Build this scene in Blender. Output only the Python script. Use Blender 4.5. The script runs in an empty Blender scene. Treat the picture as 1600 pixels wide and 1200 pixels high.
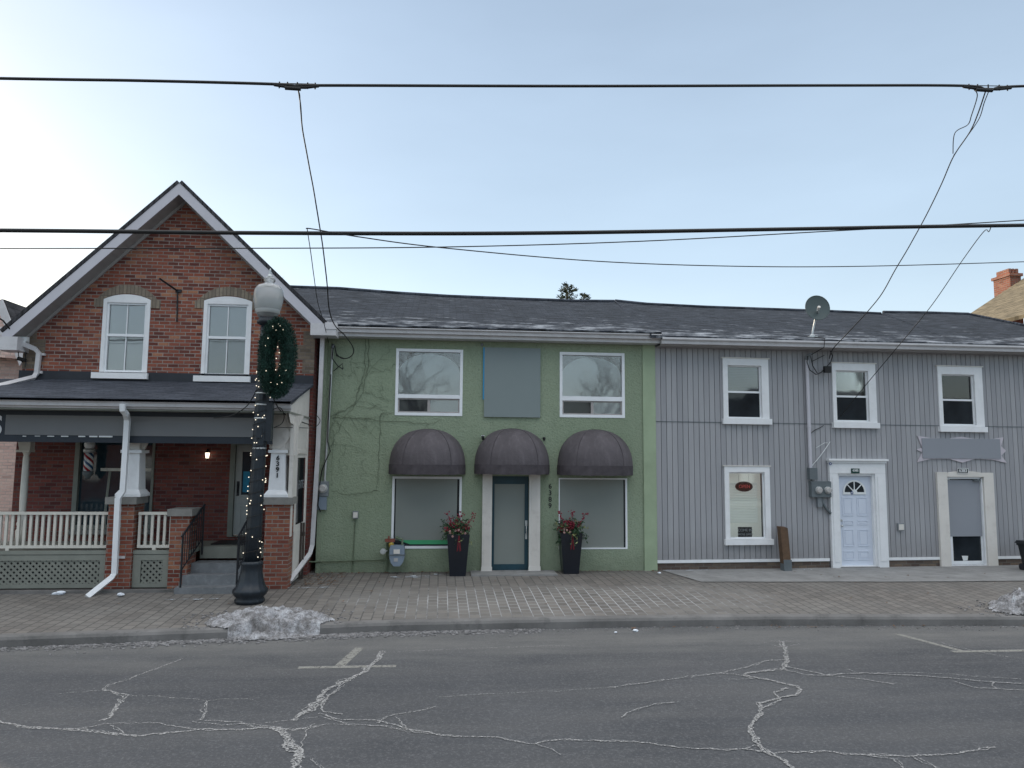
import bpy, math, random
from mathutils import Vector, Matrix, noise

SC = bpy.context.scene
COL = SC.collection
rng = random.Random(7)

# ------------------------------------------------------------------ camera
FPX, HCAM = 1150.0, 2.45
cam = bpy.data.cameras.new("camera")
cam.sensor_fit = 'HORIZONTAL'; cam.sensor_width = 36.0; cam.lens = 36.0 * FPX / 1600.0
cam.clip_start = 0.1; cam.clip_end = 3000
cam_ob = bpy.data.objects.new("camera", cam); COL.objects.link(cam_ob)
CROT = (Matrix.Rotation(math.radians(-5.5), 3, 'Z') @ Matrix.Rotation(math.radians(95.73), 3, 'X')
        @ Matrix.Rotation(math.radians(0.45), 3, 'Z'))
cam_ob.matrix_world = Matrix.Translation((0, 0, HCAM)) @ CROT.to_4x4()
SC.camera = cam_ob

# ------------------------------------------------------------------ sky, sun, exposure
SUN_EL, SUN_AZ = math.radians(13), math.radians(-51)     # azimuth measured from +Y towards +X
world = bpy.data.worlds.new("World"); SC.world = world
world.use_nodes = True
wt = world.node_tree; wt.nodes.clear()
w_out = wt.nodes.new('ShaderNodeOutputWorld'); w_bg = wt.nodes.new('ShaderNodeBackground')
w_sky = wt.nodes.new('ShaderNodeTexSky'); w_sky.sky_type = 'NISHITA'; w_sky.sun_disc = False
w_sky.sun_elevation = SUN_EL; w_sky.sun_rotation = SUN_AZ
w_sky.air_density = 1.0; w_sky.dust_density = 1.2; w_sky.ozone_density = 1.0
L = wt.links.new
w_tc = wt.nodes.new('ShaderNodeTexCoord'); w_map = wt.nodes.new('ShaderNodeMapping')
w_map.inputs['Scale'].default_value = (1.2, 1.2, 4.0)
w_ns = wt.nodes.new('ShaderNodeTexNoise'); w_ns.inputs['Scale'].default_value = 1.1
w_ns.inputs['Detail'].default_value = 6; w_ns.inputs['Roughness'].default_value = 0.5
w_sep = wt.nodes.new('ShaderNodeSeparateXYZ')
w_rmp = wt.nodes.new('ShaderNodeValToRGB')           # thin high cloud veil, paler towards horizon; bright unseen zenith added to light facades
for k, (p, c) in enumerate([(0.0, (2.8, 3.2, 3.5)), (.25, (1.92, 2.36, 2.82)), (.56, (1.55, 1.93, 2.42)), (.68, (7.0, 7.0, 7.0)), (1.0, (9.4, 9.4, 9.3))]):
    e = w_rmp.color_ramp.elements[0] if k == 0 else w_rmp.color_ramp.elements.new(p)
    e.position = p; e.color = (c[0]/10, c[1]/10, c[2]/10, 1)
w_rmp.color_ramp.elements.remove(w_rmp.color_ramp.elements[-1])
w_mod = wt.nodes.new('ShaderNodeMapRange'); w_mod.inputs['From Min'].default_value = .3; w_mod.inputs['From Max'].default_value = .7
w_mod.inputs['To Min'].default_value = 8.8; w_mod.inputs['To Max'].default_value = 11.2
w_sc = wt.nodes.new('ShaderNodeVectorMath'); w_sc.operation = 'SCALE'
w_add = wt.nodes.new('ShaderNodeVectorMath'); w_add.operation = 'ADD'
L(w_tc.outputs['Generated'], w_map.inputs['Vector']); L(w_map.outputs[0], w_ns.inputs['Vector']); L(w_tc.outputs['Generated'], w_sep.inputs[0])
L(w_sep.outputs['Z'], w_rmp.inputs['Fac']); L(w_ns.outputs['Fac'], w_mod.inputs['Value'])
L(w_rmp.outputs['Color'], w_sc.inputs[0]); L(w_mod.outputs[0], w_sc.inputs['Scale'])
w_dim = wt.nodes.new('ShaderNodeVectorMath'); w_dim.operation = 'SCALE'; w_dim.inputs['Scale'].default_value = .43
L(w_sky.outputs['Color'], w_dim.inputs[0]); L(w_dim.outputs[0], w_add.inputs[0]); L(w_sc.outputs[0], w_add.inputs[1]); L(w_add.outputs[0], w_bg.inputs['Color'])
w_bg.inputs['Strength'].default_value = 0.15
L(w_bg.outputs[0], w_out.inputs['Surface'])

sun = bpy.data.lights.new("sun", 'SUN'); sun.energy = 2.2; sun.angle = math.radians(0.5)
sun.color = (1.0, 0.86, 0.68)
sun_ob = bpy.data.objects.new("sun", sun); COL.objects.link(sun_ob)
sdir = Vector((math.sin(SUN_AZ) * math.cos(SUN_EL), math.cos(SUN_AZ) * math.cos(SUN_EL), math.sin(SUN_EL)))
sun_ob.rotation_euler = sdir.to_track_quat('Z', 'Y').to_euler()
sun_ob.location = sdir * 60

SC.view_settings.view_transform = 'Standard'; SC.view_settings.look = 'None'
SC.view_settings.exposure = 0.55; SC.view_settings.gamma = 1.0
SC.render.engine = 'CYCLES'

# ------------------------------------------------------------------ surveying helpers
def ray(px, py):
    return CROT @ Vector(((px - 800) / FPX, -(py - 600) / FPX, -1.0))
def at_y(px, py, y):
    d = ray(px, py); t = y / d.y; return Vector((0, 0, HCAM)) + d * t
def at_z(px, py, z):
    d = ray(px, py); t = (z - HCAM) / d.z; return Vector((0, 0, HCAM)) + d * t

class Frame:
    """local axes of a facade: u along it, v into the building, w up"""
    def __init__(s, origin, yaw=0.0):
        s.o = Vector(origin); s.a = math.radians(yaw)
        s.e = Vector((math.cos(s.a), math.sin(s.a), 0)); s.n = Vector((-math.sin(s.a), math.cos(s.a), 0))
    def on(s, px, py, v=0.0):
        d = ray(px, py); c = Vector((0, 0, HCAM))
        t = s.n.dot(s.o + s.n * v - c) / s.n.dot(d)
        p = c + d * t - s.o
        return p.dot(s.e), p.z
    def rect(s, xl, xr, yt, yb, v=0.0):
        xm, ym = (xl + xr) / 2, (yt + yb) / 2
        return s.on(xl, ym, v)[0], s.on(xr, ym, v)[0], s.on(xm, yb, v)[1], s.on(xm, yt, v)[1]
    def world(s, u, v, w):
        return s.o + s.e * u + s.n * v + Vector((0, 0, w))

# ------------------------------------------------------------------ mesh helpers
class MB:
    def __init__(s): s.v = []; s.f = []; s.smooth = set()
    def add(s, vs, fs, smooth=False):
        b = len(s.v); s.v.extend([tuple(p) for p in vs])
        for f in fs:
            if smooth: s.smooth.add(len(s.f))
            s.f.append([b + i for i in f])
        return s
    def box(s, x0, x1, y0, y1, z0, z1):
        return s.add([(x0,y0,z0),(x1,y0,z0),(x1,y1,z0),(x0,y1,z0),(x0,y0,z1),(x1,y0,z1),(x1,y1,z1),(x0,y1,z1)],
                     [(0,3,2,1),(4,5,6,7),(0,1,5,4),(1,2,6,5),(2,3,7,6),(3,0,4,7)])
    def poly(s, pts): return s.add(pts, [list(range(len(pts)))])
    def prism(s, uw, v0, v1):
        n = len(uw)
        vs = [(u, v0, w) for u, w in uw] + [(u, v1, w) for u, w in uw]
        return s.add(vs, [list(range(n)), list(range(2*n-1, n-1, -1))] + [[(i+1) % n, i, n+i, n+(i+1) % n] for i in range(n)])
    def ring(s, outer, inner, v0, v1):
        """flat ring between two closed outlines of equal length"""
        n = len(outer)
        vs = [(u, v0, w) for u, w in outer] + [(u, v0, w) for u, w in inner] + [(u, v1, w) for u, w in outer] + [(u, v1, w) for u, w in inner]
        fs = []
        for i in range(n):
            j = (i+1) % n
            fs += [[i, j, n+j, n+i], [2*n+i, 3*n+i, 3*n+j, 2*n+j], [i, 2*n+i, 2*n+j, j], [n+i, n+j, 3*n+j, 3*n+i]]
        return s.add(vs, fs)
    def tube(s, pts, r, n=8, caps=True, smooth=True):
        pts = [Vector(p) for p in pts]; m = len(pts)
        rs = r if isinstance(r, (list, tuple)) else [r] * m
        vs = []; prev = None
        for i, p in enumerate(pts):
            d = (pts[min(i+1, m-1)] - pts[max(i-1, 0)])
            if d.length < 1e-9: d = Vector((0, 0, 1))
            d.normalize()
            if prev is None:
                a = Vector((0, 0, 1)) if abs(d.z) < .9 else Vector((1, 0, 0))
                x = d.cross(a).normalized()
            else:
                x = (prev - d * prev.dot(d))
                x = x.normalized() if x.length > 1e-6 else d.orthogonal().normalized()
            prev = x; y = d.cross(x)
            for k in range(n):
                t = 2*math.pi*k/n
                vs.append(p + (x*math.cos(t) + y*math.sin(t)) * rs[i])
        fs = [[i*n+k, i*n+(k+1) % n, (i+1)*n+(k+1) % n, (i+1)*n+k] for i in range(m-1) for k in range(n)]
        s.add(vs, fs, smooth)
        if caps:
            s.add(vs[:n], [list(range(n-1, -1, -1))]); s.add(vs[-n:], [list(range(n))])
        return s
    def lathe(s, prof, c=(0, 0, 0), n=24, flute=0.0, nf=12, smooth=True):
        vs = []
        for r, z in prof:
            for k in range(n):
                t = 2*math.pi*k/n
                rr = r * (1 - flute * (0.5 + 0.5*math.cos(nf*t))) if flute else r
                vs.append((c[0] + rr*math.cos(t), c[1] + rr*math.sin(t), c[2] + z))
        m = len(prof)
        fs = [[i*n+k, i*n+(k+1) % n, (i+1)*n+(k+1) % n, (i+1)*n+k] for i in range(m-1) for k in range(n)]
        fs += [list(range(n-1, -1, -1)), [(m-1)*n+k for k in range(n)]]
        return s.add(vs, fs, smooth)
    def ball(s, c, rx, ry=None, rz=None, n=10, m=7, jitter=0, smooth=True):
        ry = rx if ry is None else ry; rz = rx if rz is None else rz
        vs = [(c[0], c[1], c[2]-rz)]
        for i in range(1, m):
            ph = -math.pi/2 + math.pi*i/m
            for k in range(n):
                t = 2*math.pi*k/n; j = 1 + (rng.random()-.5)*jitter
                vs.append((c[0]+rx*j*math.cos(ph)*math.cos(t), c[1]+ry*j*math.cos(ph)*math.sin(t), c[2]+rz*j*math.sin(ph)))
        vs.append((c[0], c[1], c[2]+rz)); e = len(vs)-1
        fs = [[0, 1+(k+1) % n, 1+k] for k in range(n)]
        for i in range(m-2):
            fs += [[1+i*n+k, 1+i*n+(k+1) % n, 1+(i+1)*n+(k+1) % n, 1+(i+1)*n+k] for k in range(n)]
        fs += [[1+(m-2)*n+k, 1+(m-2)*n+(k+1) % n, e] for k in range(n)]
        return s.add(vs, fs, smooth)
    def wall(s, u0, u1, w0, w1, holes, v=0.0, depth=0.12, clips=()):
        """front face with rectangular openings, their reveals, clipped by half planes (a,b,c): a*u+b*w<=c"""
        us = sorted({u0, u1, *[x for h in holes for x in h[:2] if u0 < x < u1]})
        ws = sorted({w0, w1, *[x for h in holes for x in h[2:4] if w0 < x < w1]})
        for i in range(len(us)-1):
            for j in range(len(ws)-1):
                cu, cw = (us[i]+us[i+1])/2, (ws[j]+ws[j+1])/2
                if any(h[0] < cu < h[1] and h[2] < cw < h[3] for h in holes): continue
                p = [(us[i], ws[j]), (us[i+1], ws[j]), (us[i+1], ws[j+1]), (us[i], ws[j+1])]
                for a, b, c in clips:
                    q = []
                    for k in range(len(p)):
                        A, B = p[k], p[(k+1) % len(p)]
                        da, db = a*A[0]+b*A[1]-c, a*B[0]+b*B[1]-c
                        if da <= 0: q.append(A)
                        if (da < 0 < db) or (db < 0 < da):
                            t = da/(da-db); q.append((A[0]+t*(B[0]-A[0]), A[1]+t*(B[1]-A[1])))
                    p = q
                    if len(p) < 3: break
                if len(p) >= 3: s.poly([(a, v, b) for a, b in p])
        for h in holes:
            a, b, c, d = max(h[0], u0), min(h[1], u1), max(h[2], w0), min(h[3], w1)
            if a >= b or c >= d or depth <= 0: continue
            e = v + depth
            s.poly([(a,v,c),(a,e,c),(a,e,d),(a,v,d)]); s.poly([(b,v,c),(b,v,d),(b,e,d),(b,e,c)])
            s.poly([(a,v,d),(a,e,d),(b,e,d),(b,v,d)]); s.poly([(a,v,c),(b,v,c),(b,e,c),(a,e,c)])
        return s
    def text(s, body, size, cu, v, cw, align='CENTER', spin=0, depth=0.004, sx=1.0, bold=0.0):
        cu_ = bpy.data.curves.new('t', 'FONT'); cu_.body = body; cu_.size = size; cu_.align_x = align; cu_.align_y = 'CENTER'
        cu_.extrude = depth; cu_.offset = bold
        o = bpy.data.objects.new('t', cu_); COL.objects.link(o)
        bpy.context.view_layer.update()
        dg = bpy.context.evaluated_depsgraph_get()
        me = bpy.data.meshes.new_from_object(o.evaluated_get(dg))
        cs, sn = math.cos(spin), math.sin(spin)
        vs = []
        for q in me.vertices:
            x, y = q.co.x*sx, q.co.y
            vs.append((cu + x*cs - y*sn, v - q.co.z, cw + x*sn + y*cs))
        s.add(vs, [list(p.vertices) for p in me.polygons])
        bpy.data.objects.remove(o); bpy.data.curves.remove(cu_); bpy.data.meshes.remove(me)
        return s
    def mesh(s, name, mats):
        me = bpy.data.meshes.new(name); me.from_pydata(s.v, [], s.f)
        for m in (mats if isinstance(mats, (list, tuple)) else [mats]): me.materials.append(m)
        for i in s.smooth: me.polygons[i].use_smooth = True
        me.update(); return me

def thing(name, label, cat, loc=(0, 0, 0), rotz=0.0, group=None):
    o = bpy.data.objects.new(name, None); COL.objects.link(o)
    o.empty_display_size = 0.2; o.location = loc; o.rotation_euler = (0, 0, rotz)
    o['label'] = label; o['category'] = cat
    if group: o['group'] = group
    return o
def part(name, mb, m, parent, label=None):
    o = bpy.data.objects.new(name, mb.mesh(name, m)); COL.objects.link(o); o.parent = parent
    if label: o['label'] = label
    return o
def solo(name, mb, m, label, cat, loc=(0, 0, 0), rotz=0.0, group=None, kind=None):
    o = bpy.data.objects.new(name, mb.mesh(name, m)); COL.objects.link(o)
    o.location = loc; o.rotation_euler = (0, 0, rotz)
    if label: o['label'] = label
    if cat: o['category'] = cat
    if group: o['group'] = group
    if kind: o['kind'] = kind
    return o
def struct(name, mb, m, kind='structure'): return solo(name, mb, m, None, None, kind=kind)
def rebase(mb, loc):
    mb.v = [(p[0]-loc[0], p[1]-loc[1], p[2]-loc[2]) for p in mb.v]; return mb
def dup(root, loc, label):
    def cp(o, par):
        c = o.copy(); COL.objects.link(c)
        if par: c.parent = par
        for ch in list(o.children): cp(ch, c)
        return c
    r = cp(root, None); r.location = loc; r['label'] = label
    return r

# ------------------------------------------------------------------ materials
class NT:
    def __init__(s, name):
        s.m = bpy.data.materials.new(name); s.m.use_nodes = True; s.t = s.m.node_tree
        s.b = s.t.nodes['Principled BSDF']; s.out = s.t.nodes['Material Output']
        s.tc = s.n('ShaderNodeTexCoord')
    def n(s, t, **k):
        x = s.t.nodes.new(t)
        for a, b in k.items(): setattr(x, a, b)
        return x
    def l(s, a, b): s.t.links.new(a, b)
    def noise(s, scale, detail=4, rough=.55, vec=None, dist=0.0):
        x = s.n('ShaderNodeTexNoise'); x.inputs['Scale'].default_value = scale
        x.inputs['Detail'].default_value = detail; x.inputs['Roughness'].default_value = rough
        x.inputs['Distortion'].default_value = dist
        s.l(vec or s.tc.outputs['Object'], x.inputs['Vector']); return x.outputs['Fac']
    def ramp(s, fac, stops):
        x = s.n('ShaderNodeValToRGB'); cr = x.color_ramp
        while len(cr.elements) < len(stops): cr.elements.new(0.5)
        for e, (p, c) in zip(cr.elements, stops):
            e.position = p; e.color = (*c, 1) if isinstance(c, tuple) else (c, c, c, 1)
        s.l(fac, x.inputs['Fac']); return x.outputs['Color']
    def mix(s, fac, a, b, mode='MIX'):
        x = s.n('ShaderNodeMix', data_type='RGBA', blend_type=mode)
        for sock, val in ((x.inputs[0], fac), (x.inputs[6], a), (x.inputs[7], b)):
            if isinstance(val, (int, float)): sock.default_value = val
            elif isinstance(val, tuple): sock.default_value = (*val, 1)
            else: s.l(val, sock)
        return x.outputs[2]
    def math(s, op, a, b=None, c=None):
        x = s.n('ShaderNodeMath', operation=op)
        for i, val in enumerate((a, b, c)):
            if val is None: continue
            if isinstance(val, (int, float)): x.inputs[i].default_value = val
            else: s.l(val, x.inputs[i])
        return x.outputs[0]
    def xyz(s, src=None):
        x = s.n('ShaderNodeSeparateXYZ'); s.l(src or s.tc.outputs['Object'], x.inputs[0]); return x.outputs
    def comb(s, a, b, c=0.0):
        x = s.n('ShaderNodeCombineXYZ')
        for i, val in enumerate((a, b, c)):
            if isinstance(val, (int, float)): x.inputs[i].default_value = val
            else: s.l(val, x.inputs[i])
        return x.outputs[0]
    def bump(s, h, strength=.3, dist=.01):
        x = s.n('ShaderNodeBump'); x.inputs['Strength'].default_value = strength; x.inputs['Distance'].default_value = dist
        s.l(h, x.inputs['Height']); s.l(x.outputs[0], s.b.inputs['Normal'])
    def base(s, c, rough=.7, metal=0.0, spec=.4):
        if isinstance(c, tuple): s.b.inputs['Base Color'].default_value = (*c, 1)
        else: s.l(c, s.b.inputs['Base Color'])
        if isinstance(rough, (int, float)): s.b.inputs['Roughness'].default_value = rough
        else: s.l(rough, s.b.inputs['Roughness'])
        s.b.inputs['Metallic'].default_value = metal; s.b.inputs['Specular IOR Level'].default_value = spec
        return s.m

def plain(name, col, rough=.6, var=.18, scale=3.0, bump=0.0, bscale=60, metal=0.0, spec=.4, dirt=None, dirt_amt=.5):
    t = NT(name)
    f = t.noise(scale, 6, .6)
    lo = tuple(c*(1-var) for c in col); hi = tuple(min(1, c*(1+var)) for c in col)
    c = t.ramp(f, [(.3, lo), (.7, hi)])
    if dirt:
        g = t.ramp(t.noise(scale*2.3, 8, .7), [(.52, 0.0), (.72, dirt_amt)])
        c = t.mix(g, c, dirt)
    if bump: t.bump(t.noise(bscale, 4, .6), bump, .01)
    return t.base(c, rough, metal, spec)

def brick_mat(name, c1, c2, mortar, odd, grime, bw=.215, rh=.075, ms=.009, odd_amt=.55):
    t = NT(name); x, y, z = t.xyz()
    vec = t.comb(t.math('ADD', x, y), z)
    b = t.n('ShaderNodeTexBrick'); t.l(vec, b.inputs['Vector'])
    b.inputs['Scale'].default_value = 1; b.inputs['Brick Width'].default_value = bw; b.inputs['Row Height'].default_value = rh
    b.inputs['Mortar Size'].default_value = ms; b.inputs['Mortar Smooth'].default_value = .3; b.inputs['Bias'].default_value = 0.0
    b.inputs['Color1'].default_value = (0, 0, 0, 1); b.inputs['Color2'].default_value = (1, 1, 1, 1); b.inputs['Mortar'].default_value = (.5, .5, .5, 1)
    fac = b.outputs['Color']
    col = t.ramp(fac, [(0.03, tuple(c*.75 for c in c1)), (.2, c1), (.5, c2), (.78, tuple((p+q)/2 for p, q in zip(c1, c2))), (.9, odd)])
    big = t.ramp(t.noise(.9, 5, .65), [(.4, 0.0), (.7, odd_amt)])
    col = t.mix(big, col, grime)
    col = t.mix(t.ramp(t.noise(26, 4, .7), [(.3, 0.0), (.75, .45)]), col, tuple(c*.55 for c in c1))
    mc = t.ramp(t.noise(3.1, 5, .6), [(.35, tuple(m*.6 for m in mortar)), (.65, mortar)])
    col = t.mix(b.outputs['Fac'], col, mc)
    h = t.math('SUBTRACT', t.math('MULTIPLY', t.noise(40, 3), .3), b.outputs['Fac'])
    t.bump(h, .6, .008)
    return t.base(col, .88, spec=.25)

def shingle_mat(name, c1, c2, eave=None, frost=0.0, k=1.06, rh=.13, bw=.31, swap=False):
    """asphalt shingles laid on a slope that rises along local y; frost lies in streaks above the eave"""
    t = NT(name); x, y, z = t.xyz()
    if swap: x, y = y, x
    vec = t.comb(x, t.math('MULTIPLY', y, k))
    b = t.n('ShaderNodeTexBrick'); t.l(vec, b.inputs['Vector'])
    b.inputs['Scale'].default_value = 1; b.inputs['Brick Width'].default_value = bw; b.inputs['Row Height'].default_value = rh
    b.inputs['Mortar Size'].default_value = .012; b.inputs['Mortar Smooth'].default_value = .5
    b.inputs['Color1'].default_value = (*c1, 1); b.inputs['Color2'].default_value = (*c2, 1)
    b.inputs['Mortar'].default_value = (*[c*.35 for c in c1], 1); b.offset_frequency = 2
    col = t.mix(t.ramp(t.noise(1.2, 5), [(.4, 0.0), (.7, .5)]), b.outputs['Color'], tuple(c*.6 for c in c1))
    col = t.mix(t.ramp(t.noise(90, 2), [(.45, 0.0), (.75, .5)]), col, tuple(min(1, c*2.0) for c in c2))
    st = t.noise(1.0, 4, .6, vec=t.comb(t.math('MULTIPLY', x, 2.2), t.math('MULTIPLY', y, 15.0)))
    col = t.mix(t.ramp(st, [(.36, .75), (.52, 0.0)]), col, tuple(c*.45 for c in c1))
    col = t.mix(t.ramp(st, [(.52, 0.0), (.72, .5)]), col, tuple(c*1.5 for c in c2))
    if frost:
        m = t.noise(1.0, 7, .72, vec=t.comb(t.math('MULTIPLY', x, 1.3), t.math('MULTIPLY', y, 3.6)))
        row = t.math('FRACT', t.math('DIVIDE', t.math('MULTIPLY', y, k), rh))
        near = t.math('SUBTRACT', 1.0, t.math('DIVIDE', t.math('SUBTRACT', y, eave), 1.7))
        near = t.math('MAXIMUM', near, 0.0)
        a = t.math('ADD', m, t.math('MULTIPLY', near, .15))
        a = t.math('ADD', a, t.math('MULTIPLY', row, .10))
        col = t.mix(t.ramp(a, [(.67, 0.0), (.88, frost)]), col, (.55, .58, .62))
    t.bump(t.math('ADD', t.math('MULTIPLY', b.outputs['Fac'], -1.0), t.noise(60, 3)), .5, .01)
    return t.base(col, .9, spec=.2)

def canvas(name, col):
    t = NT(name); x, y, z = t.xyz()
    c = t.ramp(t.noise(2.0, 5, .6), [(.3, tuple(q*.82 for q in col)), (.7, tuple(q*1.15 for q in col))])
    st = t.noise(1.0, 5, .65, vec=t.comb(t.math('MULTIPLY', x, 7.0), t.math('MULTIPLY', y, 7.0), t.math('MULTIPLY', z, .9)))
    c = t.mix(t.ramp(st, [(.48, 0.0), (.72, .55)]), c, tuple(q*1.7 for q in col)); c = t.mix(t.ramp(st, [(.28, .5), (.42, 0.0)]), c, tuple(q*.6 for q in col))
    t.bump(t.noise(5, 4, .6, dist=.6), .5, .03); return t.base(c, .72, spec=.3)
def glass_dark_mat(name, col=(.012, .015, .018), wob=.02):
    t = NT(name); t.bump(t.noise(2.2, 2, .4), wob, .05)
    m = t.base(t.ramp(t.noise(1.7, 3), [(.3, col), (.7, tuple(c*2.2 for c in col))]), .04, spec=.45); return m
def glass_clear_mat(name, tint=(.965, .98, .98), wob=.02, ior=1.8):
    t = NT(name); tr = t.n('ShaderNodeBsdfTransparent'); tr.inputs[0].default_value = (*tint, 1)
    gl = t.n('ShaderNodeBsdfGlossy'); gl.inputs['Roughness'].default_value = .03
    fr = t.n('ShaderNodeFresnel'); fr.inputs['IOR'].default_value = ior
    bp = t.n('ShaderNodeBump'); bp.inputs['Strength'].default_value = wob; bp.inputs['Distance'].default_value = .05
    t.l(t.noise(2.0, 2, .4), bp.inputs['Height']); t.l(bp.outputs[0], gl.inputs['Normal'])
    mx = t.n('ShaderNodeMixShader'); t.l(fr.outputs[0], mx.inputs[0]); t.l(tr.outputs[0], mx.inputs[1]); t.l(gl.outputs[0], mx.inputs[2])
    t.l(mx.outputs[0], t.out.inputs['Surface']); return t.m
def emit_mat(name, col, strength):
    t = NT(name); t.b.inputs['Emission Color'].default_value = (*col, 1); t.b.inputs['Emission Strength'].default_value = strength
    return t.base(col, .5)

M = {}
M['brick'] = brick_mat('red brick', (.150, .048, .038), (.33, .100, .060), (.33, .29, .26), (.43, .20, .115), (.25, .115, .085), odd_amt=.45)
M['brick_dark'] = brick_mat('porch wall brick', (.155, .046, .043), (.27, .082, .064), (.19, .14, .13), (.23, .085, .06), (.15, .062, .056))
M['brick_pier'] = brick_mat('pier brick', (.17, .045, .033), (.30, .09, .055), (.28, .25, .22), (.36, .16, .09), (.22, .11, .08), odd_amt=.7)
M['brick_buff'] = brick_mat('buff brick', (.17, .135, .10), (.24, .19, .14), (.20, .17, .15), (.28, .22, .16), (.14, .11, .09))
M['brick_pink'] = brick_mat('pale pink brick', (.66, .46, .40), (.74, .54, .47), (.64, .52, .47), (.76, .57, .49), (.66, .48, .42), odd_amt=.3)
M['brick_old'] = brick_mat('foundation brick', (.12, .085, .07), (.17, .13, .10), (.15, .135, .12), (.2, .15, .11), (.07, .06, .052))
M['brick_chimney'] = brick_mat('chimney brick', (.24, .09, .06), (.31, .125, .085), (.32, .27, .23), (.34, .16, .11), (.4, .15, .1))

def stucco():
    t = NT('green stucco')
    c = t.ramp(t.noise(.55, 6, .6), [(.32, (.245, .300, .208)), (.68, (.298, .352, .256))])
    x, y, z = t.xyz()
    stain = t.noise(1.0, 6, .65, vec=t.comb(t.math('MULTIPLY', x, 3.0), t.math('MULTIPLY', z, .5)))
    c = t.mix(t.ramp(stain, [(.5, 0.0), (.8, .4)]), c, (.185, .225, .160))
    splash = t.math('MULTIPLY', t.math('MAXIMUM', t.math('SUBTRACT', 1.0, t.math('DIVIDE', z, .55)), 0.0), t.noise(5, 5))
    c = t.mix(t.math('MULTIPLY', splash, .8), c, (.13, .145, .105))
    sw = t.n('ShaderNodeTexVoronoi'); sw.inputs['Scale'].default_value = 26; t.l(t.tc.outputs['Object'], sw.inputs['Vector'])
    h = t.math('ADD', t.noise(22, 5, .7, dist=1.2), t.math('MULTIPLY', sw.outputs['Distance'], .5))
    c = t.mix(t.ramp(h, [(.45, .38), (.75, 0.0)]), c, (.13, .18, .115))
    t.bump(h, .75, .02); return t.base(c, .9, spec=.2)
M['stucco'] = stucco()
M['stucco_light'] = plain('pale green corner board', (.315, .39, .262), .8, .12, 2, .3, 40)
def siding():
    t = NT('grey painted siding'); x, y, z = t.xyz()
    board = t.math('FLOOR', t.math('DIVIDE', x, .128))
    wn = t.n('ShaderNodeTexWhiteNoise', noise_dimensions='1D'); t.l(board, wn.inputs['W'])
    c = t.ramp(wn.outputs['Value'], [(0.0, (.300, .303, .318)), (1.0, (.365, .366, .380))])
    g = t.noise(1.0, 6, .65, vec=t.comb(t.math('MULTIPLY', x, 7.0), t.math('MULTIPLY', z, .8)))
    c = t.mix(t.ramp(g, [(.45, 0.0), (.8, .45)]), c, (.235, .238, .255))
    c = t.mix(t.ramp(t.noise(2.2, 6, .7), [(.55, 0.0), (.8, .4)]), c, (.34, .345, .36))
    sp = t.math('MULTIPLY', t.math('MAXIMUM', t.math('SUBTRACT', 1.0, t.math('DIVIDE', z, .9)), 0.0), t.noise(4, 6, .7))
    c = t.mix(t.math('MULTIPLY', sp, .9), c, (.17, .16, .15))
    t.bump(t.noise(1.0, 5, .6, vec=t.comb(t.math('MULTIPLY', x, 60.0), t.math('MULTIPLY', z, 4.0))), .15, .01)
    return t.base(c, .62, spec=.35)
M['siding'] = siding()
M['siding_back'] = plain('siding groove backing', (.055, .058, .066), .9)
M['white'] = plain('white painted wood', (.76, .77, .78), .5, .05, 3, .06, 30, dirt=(.45, .44, .43), dirt_amt=.18)
M['white_old'] = plain('worn cream paint', (.66, .63, .585), .6, .06, 2, .12, 25, dirt=(.36, .31, .27), dirt_amt=.3)
M['vinyl'] = plain('white vinyl', (.78, .80, .82), .42, .05, 3)
M['alu'] = plain('off white aluminium', (.56, .55, .56), .38, .08, 3, dirt=(.34, .32, .31), dirt_amt=.35)
M['alu_lilac'] = plain('greyed aluminium fascia', (.52, .51, .55), .45, .06, 2)
M['soffit'] = plain('ribbed brown grey soffit', (.34, .32, .31), .6, .1, 3)
M['shingle'] = shingle_mat('dark shingles with frost', (.016, .020, .026), (.048, .055, .068), eave=-.4, frost=.75)
M['shingle_plain'] = shingle_mat('dark porch shingles', (.030, .036, .048), (.066, .074, .092), k=1.06, rh=.12)
M['shingle_steep'] = shingle_mat('dark gable shingles', (.035, .036, .040), (.06, .06, .066), swap=True, k=1.35)
M['shingle_tan'] = shingle_mat('tan shingles', (.135, .112, .075), (.20, .165, .11), rh=.19, bw=.4, swap=True, k=1.2)
M['flash'] = plain('black roofing membrane', (.022, .026, .034), .6, .2)
M['navy'] = plain('dark navy sign board', (.022, .030, .042), .5, .12)
M['panel_grey'] = plain('blank grey sign panel', (.175, .178, .182), .55, .10, .35)
M['panel_blue'] = plain('blank blue grey sign panel', (.205, .245, .245), .6, .05, .5)
M['panel_siding'] = plain('blank steel grey sign panel', (.26, .275, .305), .6, .03, .7)
M['film'] = plain('grey green window film', (.22, .24, .22), .5, .05, .5)
M['film_grey'] = plain('grey door film', (.26, .275, .305), .5, .03, .8)
M['blue_edge'] = plain('bright blue edging', (.02, .24, .46), .5, .05)
M['glass_dark'] = glass_dark_mat('dark window glass')
M['glass_shop'] = glass_dark_mat('shop window glass', (.014, .026, .034))
M['glass_clear'] = glass_clear_mat('clear window glass')
M['glass_sky'] = glass_clear_mat('coated window glass', ior=2.1, wob=.035)
M['arch_blind'] = plain('pale round topped blind', (.74, .82, .85), .8, .05, 2)
M['blind'] = plain('closed white blind', (.76, .80, .83), .8, .04, 2)
M['blind_dim'] = plain('half drawn grey blind', (.20, .22, .24), .8, .1, 2)
M['room_dark'] = plain('unlit room', (.014, .015, .017), .9, .2, 2)
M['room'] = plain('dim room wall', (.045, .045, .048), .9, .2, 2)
M['room_pale'] = plain('pale room blind', (.60, .60, .55), .9, .08, 2)
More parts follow.
